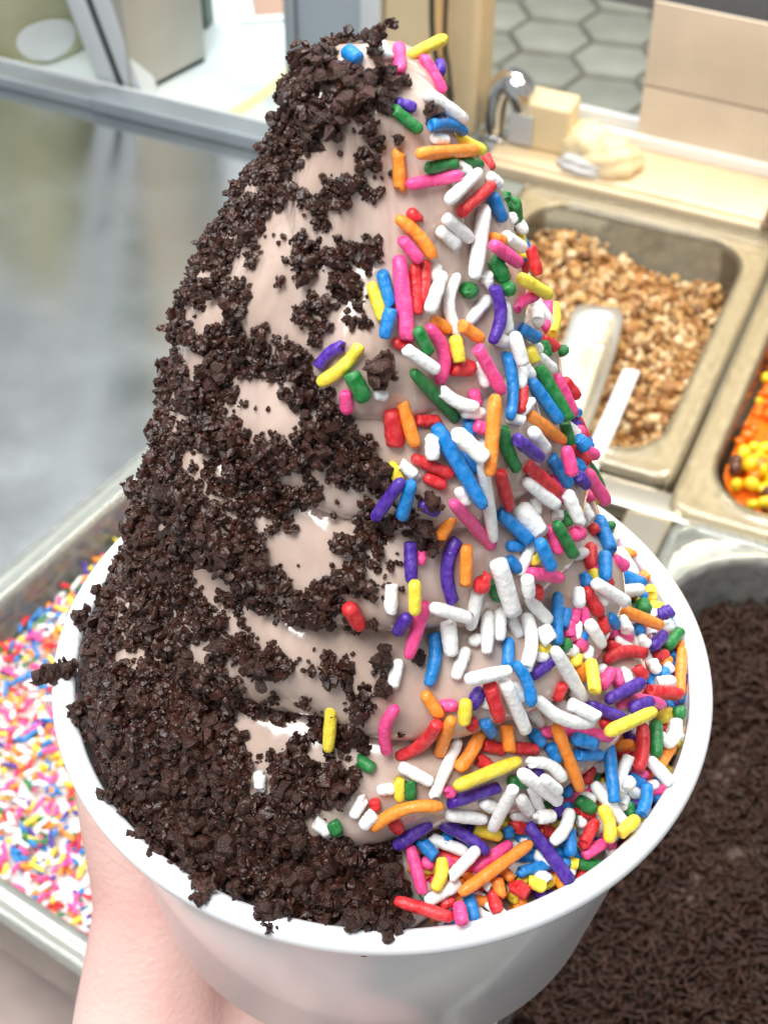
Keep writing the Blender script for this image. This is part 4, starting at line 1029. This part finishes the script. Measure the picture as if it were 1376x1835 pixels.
def clump(rg, n, spread=.8):
    P = Pool()
    for k in range(n + 1):
        if k == 0:
            v, f = ICO2; v = v * rg.uniform(.7, 1.2, (len(v), 1)) * np.array([1, rg.uniform(.5, 1), rg.uniform(.5, 1)]) * .62; P.add(v, f); continue
        v, f = ICO1 if k % 4 else ICO2; s = rg.uniform(.18, .5)
        v = v * rg.uniform(.55, 1.35, (len(v), 1)) * np.array([1, rg.uniform(.4, 1), rg.uniform(.35, 1)]); v = (v @ rot_random(rg).T) * s
        d = rg.normal(size=3); d /= np.linalg.norm(d); P.add(v + d * rg.uniform(.5, 1) * spread, f)
    return np.concatenate(P.v), np.concatenate(P.f)
clumps = [clump(rng, int(rng.integers(7, 12))) for _ in range(30)]
grains = [clump(rng, int(rng.integers(1, 4)), .7) for _ in range(10)]
spots = []                                 # position, outward direction, size, zone
def cone_normal(t, h):
    e = 1e-2; a = cone_point(t + e, h) - cone_point(t - e, h); b = cone_point(t, h + e) - cone_point(t, h - e); n = np.cross(a, b); return n / np.linalg.norm(n)
def zone_of(h): return 'near the tip' if h > 8.0 else 'on the upper left' if h > 6 else 'on the middle left' if h > 3.6 else 'on the lower left'
def crumb_ok(td, h, margin, s=.08):
    e = np.interp(h, EDGE_H, EDGE_T) - margin
    if not (78 + 6 * math.sin(h * 3) < td < e): return False
    k = math.degrees(s * .55 / float(cone_radius(math.radians(td), h))); q = ((0, 0), (k, 0), (-k, 0), (0, s * .55), (0, -s * .55))
    if rng.random() < .13 and s < .15: return True
    return not any(in_poly(td + a, h + b, pl) for pl in BARE for a, b in q)
tries = 0; nb_ = 0
while nb_ < 2800 and tries < 90000:
    tries += 1
    h = 9.45 * (1 - math.sqrt(1 - rng.uniform(0, .985))) if rng.random() < .8 else rng.uniform(6.2, 9.4); td = rng.uniform(150, 292) if rng.random() < .8 else rng.uniform(75, 150)
    s = float(np.clip(rng.lognormal(-1.98, .32), .08, .27)) * (1 if h < 5 else .82)
    if not crumb_ok(td, h, s * 6, s): continue
    if h > 5.6 and h < 9.0 and td > 200:     # towards the front the upper crumbs lie in loose clusters
        g = math.sin(td * .31 + h * 2.1) + math.sin(td * .17 - h * 4.3 + 1) + .8 * math.sin(h * 7 + td * .05)
        if g < -1.25 - (9 - h) * .12: continue
    p = cone_point(math.radians(td), h); n = cone_normal(math.radians(td), h)
    spots.append((p + n * s * rng.uniform(0, .6), n, s, zone_of(h))); nb_ += 1
for _ in range(5000):                      # thicker coat low on the front of the swirl
    h = rng.uniform(.2, 6.5); td = rng.uniform(205, 286); s = float(np.clip(rng.lognormal(-2.0, .34), .075, .26))
    if not crumb_ok(td, h, s * 6, s) or rng.random() > (.15 if h > 1.7 else .45): continue
    p = cone_point(math.radians(td), h); n = cone_normal(math.radians(td), h); spots.append((p + n * s * rng.uniform(0, .6), n, s, zone_of(h)))
for _ in range(750):                       # and right down to the heap at its foot
    h = rng.uniform(-.1, 1.75); td = rng.uniform(205, 267 + 5 * math.sin(h * 4)); s = float(np.clip(rng.lognormal(-1.85, .36), .08, .32))
    p = cone_point(math.radians(td), h); n = cone_normal(math.radians(td), h); q = p + n * s * rng.uniform(0, .7)
    if math.hypot(q[0], q[1]) + s < 4.3: spots.append((q, n, s, zone_of(h)))
for _ in range(1900):                      # the heap between swirl and rim
    td = rng.uniform(72, 273); rho = 3.2 + 1.2 * math.sqrt(rng.random()) if rng.random() < .985 else rng.uniform(4.4, 4.5); a = math.radians(td); x, y = rho * math.cos(a), rho * math.sin(a)
    s = float(np.clip(rng.lognormal(-1.78 if td < 212 else -1.58, .38), .09, .38))
    if rho < 4.39: rho = min(rho, 4.31 - s * .9); x, y = rho * math.cos(a), rho * math.sin(a)
    zt = pile_height(x, y) + .12 * max(0, math.cos(math.radians(td - 190)))
    if rho > 4.36: zt = max(zt, 25.12); s = min(s, .2)
    spots.append((np.array([x, y, zt + rng.uniform(-.32, .2)]), np.array([0, 0, 1.]), s, 'by the rim'))
for p, s in (((-4.70, -.40, 25.32), .24), ((-4.9, -.47, 25.3), .2), ((-4.5, -.35, 25.35), .26), ((-4.82, -.3, 25.22), .17), ((.02, -4.48, 25.2), .26), ((-.3, -4.38, 25.2), .3), ((.06, -4.62, 25.16), .15), ((-2.3, -3.95, 25.25), .26), ((-2.36, -4.1, 25.2), .16), ((-1.5, -4.3, 25.2), .24), ((-1.45, -4.45, 25.15), .14),
             ((-.28, .55, 34.7), .24), ((-.08, .6, 34.9), .17), ((.08, .62, 35.02), .1), ((-.02, .6, 34.98), .08), ((-.55, .5, 34.5), .32), ((-.85, .5, 34.25), .28), ((-.8, .2, 34.0), .3), ((.15, .4, 34.6), .26), ((.05, .15, 34.5), .27), ((-.35, .05, 34.35), .28), ((-.25, .3, 34.55), .3), ((-1.0, .65, 33.85), .26), ((-.6, .1, 34.15), .28), ((.25, .2, 34.2), .2)):
    spots.append((np.array(p), np.array([0, 0, 1.]), s, 'by the rim' if p[2] < 26 else 'near the tip'))
for x, y, s in [((-0.04, -1.54, 31.93), (0.31, -0.81, 0.5), 0.3), ((0.56, -2.04, 30.36), (0.13, -0.95, 0.28), 0.2), ((0.46, -2.02, 29.71), (0.54, -0.76, 0.36), 0.26), ((0.48, -2.08, 29.96), (0.07, -0.98, -0.16), 0.2), ((-0.36, -3.02, 27.23), (-0.36, -0.87, -0.33), 0.1), ((-0.27, -3.03, 27.02), (-0.18, -0.84, 0.5), 0.14), ((0.22, -3.1, 27.33), (0.06, -1.0, -0.07), 0.055), ((-0.44, -3.1, 26.89), (-0.21, -0.61, 0.76), 0.06), ((0.04, -2.68, 28.32), (0.18, -0.64, 0.74), 0.22), ((0.04, -2.91, 28.02), (0.17, -0.81, 0.56), 0.2), ((0.44, -2.57, 28.21), (0.2, -0.61, 0.76), 0.13), ((-0.1, -2.64, 28.9), (-0.09, -1.0, -0.03), 0.13), ((0.17, 0.0, 33.97), (0.16, -0.94, 0.31), 0.1), ((-0.09, 0.03, 34.14), (0.15, -0.82, 0.55), 0.07), ((-0.19, 0.04, 34.19), (0.04, -0.75, 0.66), 0.08), ((0.54, 0.23, 34.15), (0.52, -0.58, 0.62), 0.15), ((0.61, 0.33, 34.11), (0.68, -0.49, 0.55), 0.1), ((-0.2, 1.14, 34.58), (-0.04, 0.52, 0.86), 0.15), ((-0.14, 1.54, 34.37), (-0.0, 0.54, 0.84), 0.09), ((-0.26, 0.37, 34.48), (-0.12, -0.48, 0.87), 0.18), ((-0.08, 0.43, 34.52), (0.12, -0.5, 0.86), 0.2), ((0.11, 0.33, 34.45), (0.21, -0.4, 0.89), 0.2), ((-0.23, 0.27, 34.45), (-0.08, -0.5, 0.86), 0.22), ((0.03, 0.14, 34.33), (0.12, -0.61, 0.78), 0.17), ((-0.47, 0.48, 34.5), (-0.28, -0.46, 0.84), 0.24), ((-0.65, 0.82, 34.53), (-0.51, -0.02, 0.86), 0.22), ((-0.76, 0.49, 34.44), (-0.36, -0.38, 0.86), 0.26), ((0.23, 0.46, 34.41), (0.3, -0.35, 0.89), 0.12), ((-0.1, 0.76, 34.61), (0.17, -0.28, 0.95), 0.13)]: spots.append((np.array([x[0], x[1], x[2]]), np.array(y), s, 'alone among the sprinkles'))
SA = np.array([q[2] for q in rows if not q[1]]); SB = np.array([q[4] for q in rows if not q[1]]); SR = np.array([q[5] for q in rows if not q[1]])
def clear_of_sprinkles(p, s):
    d = SB - SA; t = np.clip(((p - SA) * d).sum(1) / ((d * d).sum(1) + 1e-9), 0, 1); w = SA + d * t[:, None] - p
    vd = CAM - p; vd = vd / np.linalg.norm(vd); w = w - vd * np.clip((w @ vd), -.5, 0)[:, None]     # not over a sprinkle either
    return bool((np.linalg.norm(w, axis=1) > SR + s * .8).all())
spots = [q for q in spots if q[3].startswith('alone') or clear_of_sprinkles(q[0], q[2])]
order = []
for idx, (p, n, s, zn) in enumerate(spots):
    vd = CAM - p; vd = vd / np.linalg.norm(vd); hidden = n @ vd < .05 or (zn == 'by the rim' and (p[1] > 1.5 or p[2] < pile_height(p[0], p[1]) - .02))
    order.append((-(s * (.01 if hidden else 1.0) + (.25 if zn.startswith('alone') else 0) + (.1 if p[2] > 25.1 and math.hypot(p[0], p[1]) > 4.36 else 0)), idx))
order.sort(); single = {i for _, i in order[:300]}
def crumb_label(p, s, zn):
    sz = 'large' if s > .25 else 'medium' if s > .19 else 'small'
    if zn == 'by the rim':
        w = 'left' if p[1] > -1.6 else 'lower left' if p[0] < -1.9 else 'front'; w2 = 'overhanging' if math.hypot(p[0], p[1]) > 4.36 else 'heaped inside'
        return f'{sz} chocolate cookie crumb {w2} the {w} rim of the white cup'
    if zn == 'near the tip': return f'{sz} dark chocolate cookie crumb clinging near the tip of the ice cream'
    if zn.startswith('alone'): return f'{sz} dark chocolate cookie crumb alone among sprinkles ' + ('high on the swirl' if p[2] > 31 else 'halfway up the swirl' if p[2] > 28.5 else 'low on the swirl')
    return f'{sz} chocolate cookie crumb stuck {zn} of the swirl, ' + ('at its outer edge' if p[0] < -1.9 + (p[2] - 28) * .2 else 'towards the front')
cl_me = [mesh('cookie_crumb', v, f, M['crumb'], False) for v, f in clumps]
pool = Pool()
for idx, (p, n, s, zn) in enumerate(spots):
    k = int(rng.integers(30))
    if idx in single:
        o = link('cookie_crumb', cl_me[k], None, p); o.rotation_euler = tuple(rng.uniform(0, 6.28, 3)); o.scale = (s, s, s)
        tag(o, crumb_label(p, s, zn), 'cookie crumb', 'chocolate cookie crumbs ' + zn)
    else: pool.add(clumps[k][0] @ rot_random(rng).T * s + p, clumps[k][1])
nb_ = 0; tries = 0
while nb_ < 3200 and tries < 80000:        # fine grains
    tries += 1; h = rng.uniform(.6, 9.4); td = rng.uniform(80, 285)
    if not crumb_ok(td, h, rng.exponential(4) - 2): continue
    if rng.random() > .3 + .07 * (9.4 - h): continue
    s = rng.uniform(.035, .085); p = cone_point(math.radians(td), h); n = cone_normal(math.radians(td), h); k = int(rng.integers(10))
    pool.add(grains[k][0] @ rot_random(rng).T * s + p + n * s * .5, grains[k][1]); nb_ += 1
# dark bed of packed crumbs under the heap
t = np.linspace(math.radians(74), math.radians(274), 120); lp = []
for r in (3.1, 3.5, 3.9, 4.15, 4.3): lp.append(np.stack([r * np.cos(t), r * np.sin(t), pile_height(r * np.cos(t), r * np.sin(t)) - .16], 1))
sk = np.concatenate(lp); g_ = []
for a in range(4):
    for b in range(119): g_ += [(a * 120 + b, (a + 1) * 120 + b, (a + 1) * 120 + b + 1), (a * 120 + b, (a + 1) * 120 + b + 1, a * 120 + b + 1)]
pool.add(sk, np.array(g_))
tag(pool.build('cookie_crumbs', [M['crumb']], None, False), 'mass of chocolate cookie crumbs coating the left half of the ice cream', 'crumbs', kind='stuff')

# ------------------------------------------------------------------ sugar sprinkles on the right half

def sprinkle_shape(a, m, b, r, rg, n=12):
    a, m, b = (np.asarray(x, float) for x in (a, m, b)); L_ = np.linalg.norm(b - a)
    d = (b - a) / (L_ + 1e-9) if L_ > .02 else np.array([1., 0, 0])
    if L_ < .06: a = m - d * .03; b = m + d * .03
    a = a - d * r * .15; b = b + d * r * .15; c = 2 * m - .5 * (a + b)
    t = np.array([0, .035, .12, .27, .42, .58, .73, .88, .965, 1]); P = ((1 - t) ** 2)[:, None] * a + (2 * t * (1 - t))[:, None] * c + (t ** 2)[:, None] * b
    P[0] -= d * r * .35; P[1] -= d * r * .2; P[-1] += d * r * .35; P[-2] += d * r * .2
    R = r * np.array([.5, .84, .97, 1, 1, 1, 1, .97, .84, .5]) * (1 + np.concatenate([[0, 0], rg.normal(0, .035, 6), [0, 0]])) * (1 + rg.normal(0, .05) * np.linspace(-1, 1, 10))
    for q, e in ((0, 1), (-1, -2)):        # some ends are snapped off flat
        if rg.random() < .45: R[q] = r * .83; R[e] = r * .97; P[q] = P[e] + (P[q] - P[e]) * .35 + rg.normal(0, r * .06, 3)
    v, f = tube(P, R, n); v = v + rg.normal(0, r * .012, v.shape)
    return v, f
size = [(-(np.linalg.norm(a - b) + 2 * r) * r * (.55 if u else 1)) for (k, u, a, m, b, r) in rows]
single = set(np.argsort(size)[:300].tolist())
groups = {}; built = []
pool = Pool()
def describe(k, a, m, b, r):
    xa, ya = in_view(a); xb, yb = in_view(b); ln = math.hypot(xb - xa, yb - ya) + 24; c = .5 * (a + b); bend = np.linalg.norm(m - c) / (np.linalg.norm(b - a) + .05)
    sz = 'long' if ln > 105 else 'short' if ln > 52 else 'stubby'; cv = 'curved ' if bend > .09 else ''
    if xa > xb: xa, ya, xb, yb = xb, yb, xa, ya
    an = math.degrees(math.atan2(yb - ya, xb - xa)); ori = 'level' if abs(an) < 22 else 'upright' if abs(an) > 68 else 'down-slanting' if an > 0 else 'up-slanting'
    x, y = in_view(c); h = c[2] - 25
    if x < 672 and y < 1560: zn = 'amid the cookie crumbs'
    elif h > 8.4: zn = 'at the tip'
    elif h > 6.4: zn = 'high on the right swirl' if x > 860 else 'high on the front swirl'
    elif h > 4.6: zn = 'halfway up the right swirl' if x > 860 else 'halfway up the front swirl'
    elif h > 2.4: zn = 'low on the right swirl' if x > 900 else 'low on the front swirl'
    elif h > .75: zn = 'at the foot of the swirl'
    else: zn = 'by the right rim' if x > 1050 else 'by the front rim'
    return f'{sz} {cv}{ori} {SPR_NAME[k]} sugar sprinkle {zn}', zn, (x, y)
for i, (k, u, a, m, b, r) in enumerate(rows):
    rg = np.random.default_rng(100 + i); v, f = sprinkle_shape(a, m, b, r * .97, rg)
    if i in single:
        c = .5 * (a + b); o = link('sugar_sprinkle', mesh('sugar_sprinkle', v - c, f, M['spr_' + k], True), None, c)
        lb, zn, xy = describe(k, a, m, b, r); groups.setdefault(lb, []).append((xy, o, zn))
    else: pool.add(v, f, keys.index(k))
ORD = ['topmost', 'second', 'third', 'fourth', 'fifth', 'sixth', 'seventh', 'eighth', 'ninth']
for lb, l in groups.items():
    l.sort(key=lambda q: q[0][1])
    for n, (xy, o, zn) in enumerate(l):
        s = lb if len(l) == 1 else lb + (', topmost of its kind' if n == 0 else ', lowest of its kind' if n == len(l) - 1 else ', ' + ORD[min(n, 8)] + ' from the top')
        tag(o, s, 'sprinkle', 'sugar sprinkles ' + zn)
PCOL = [.28, .14, .07, .13, .13, .10, .09, .06]
def rand_sprinkle(p, n, rg, mx=.75):
    d = rg.normal(size=3); d -= n * (d @ n); d /= np.linalg.norm(d); d = d + n * rg.normal(0, .15); L_ = rg.uniform(.2, mx); r = rg.uniform(.072, .09)
    v, f = sprinkle_shape(p - d * L_ / 2, p + np.cross(n, d) * rg.normal(0, .05), p + d * L_ / 2, r, rg, 8); pool.add(v, f, int(rg.choice(8, p=PCOL)))
for _ in range(620):                       # lower layers of the heap between swirl and rim
    td = math.radians(rng.uniform(277, 432)); rho = rng.uniform(3.2, 4.3); x, y = rho * math.cos(td), rho * math.sin(td)
    rand_sprinkle(np.array([x, y, pile_height(x, y) - rng.uniform(.06, .42)]), np.array([0, 0, 1.]), rng, .6)
for _ in range(230):                       # the far side of the swirl
    td = math.radians(rng.uniform(372, 434)); h = 8.8 * (1 - math.sqrt(1 - rng.uniform(0, .98))) ; n = cone_normal(td, h); rand_sprinkle(cone_point(td, h) + n * .05, n, rng)
tag(pool.build('sugar_sprinkles', [M['spr_' + k] for k in keys], None, True), 'small sugar sprinkles of every colour tucked between the larger ones', 'sprinkles', kind='stuff')
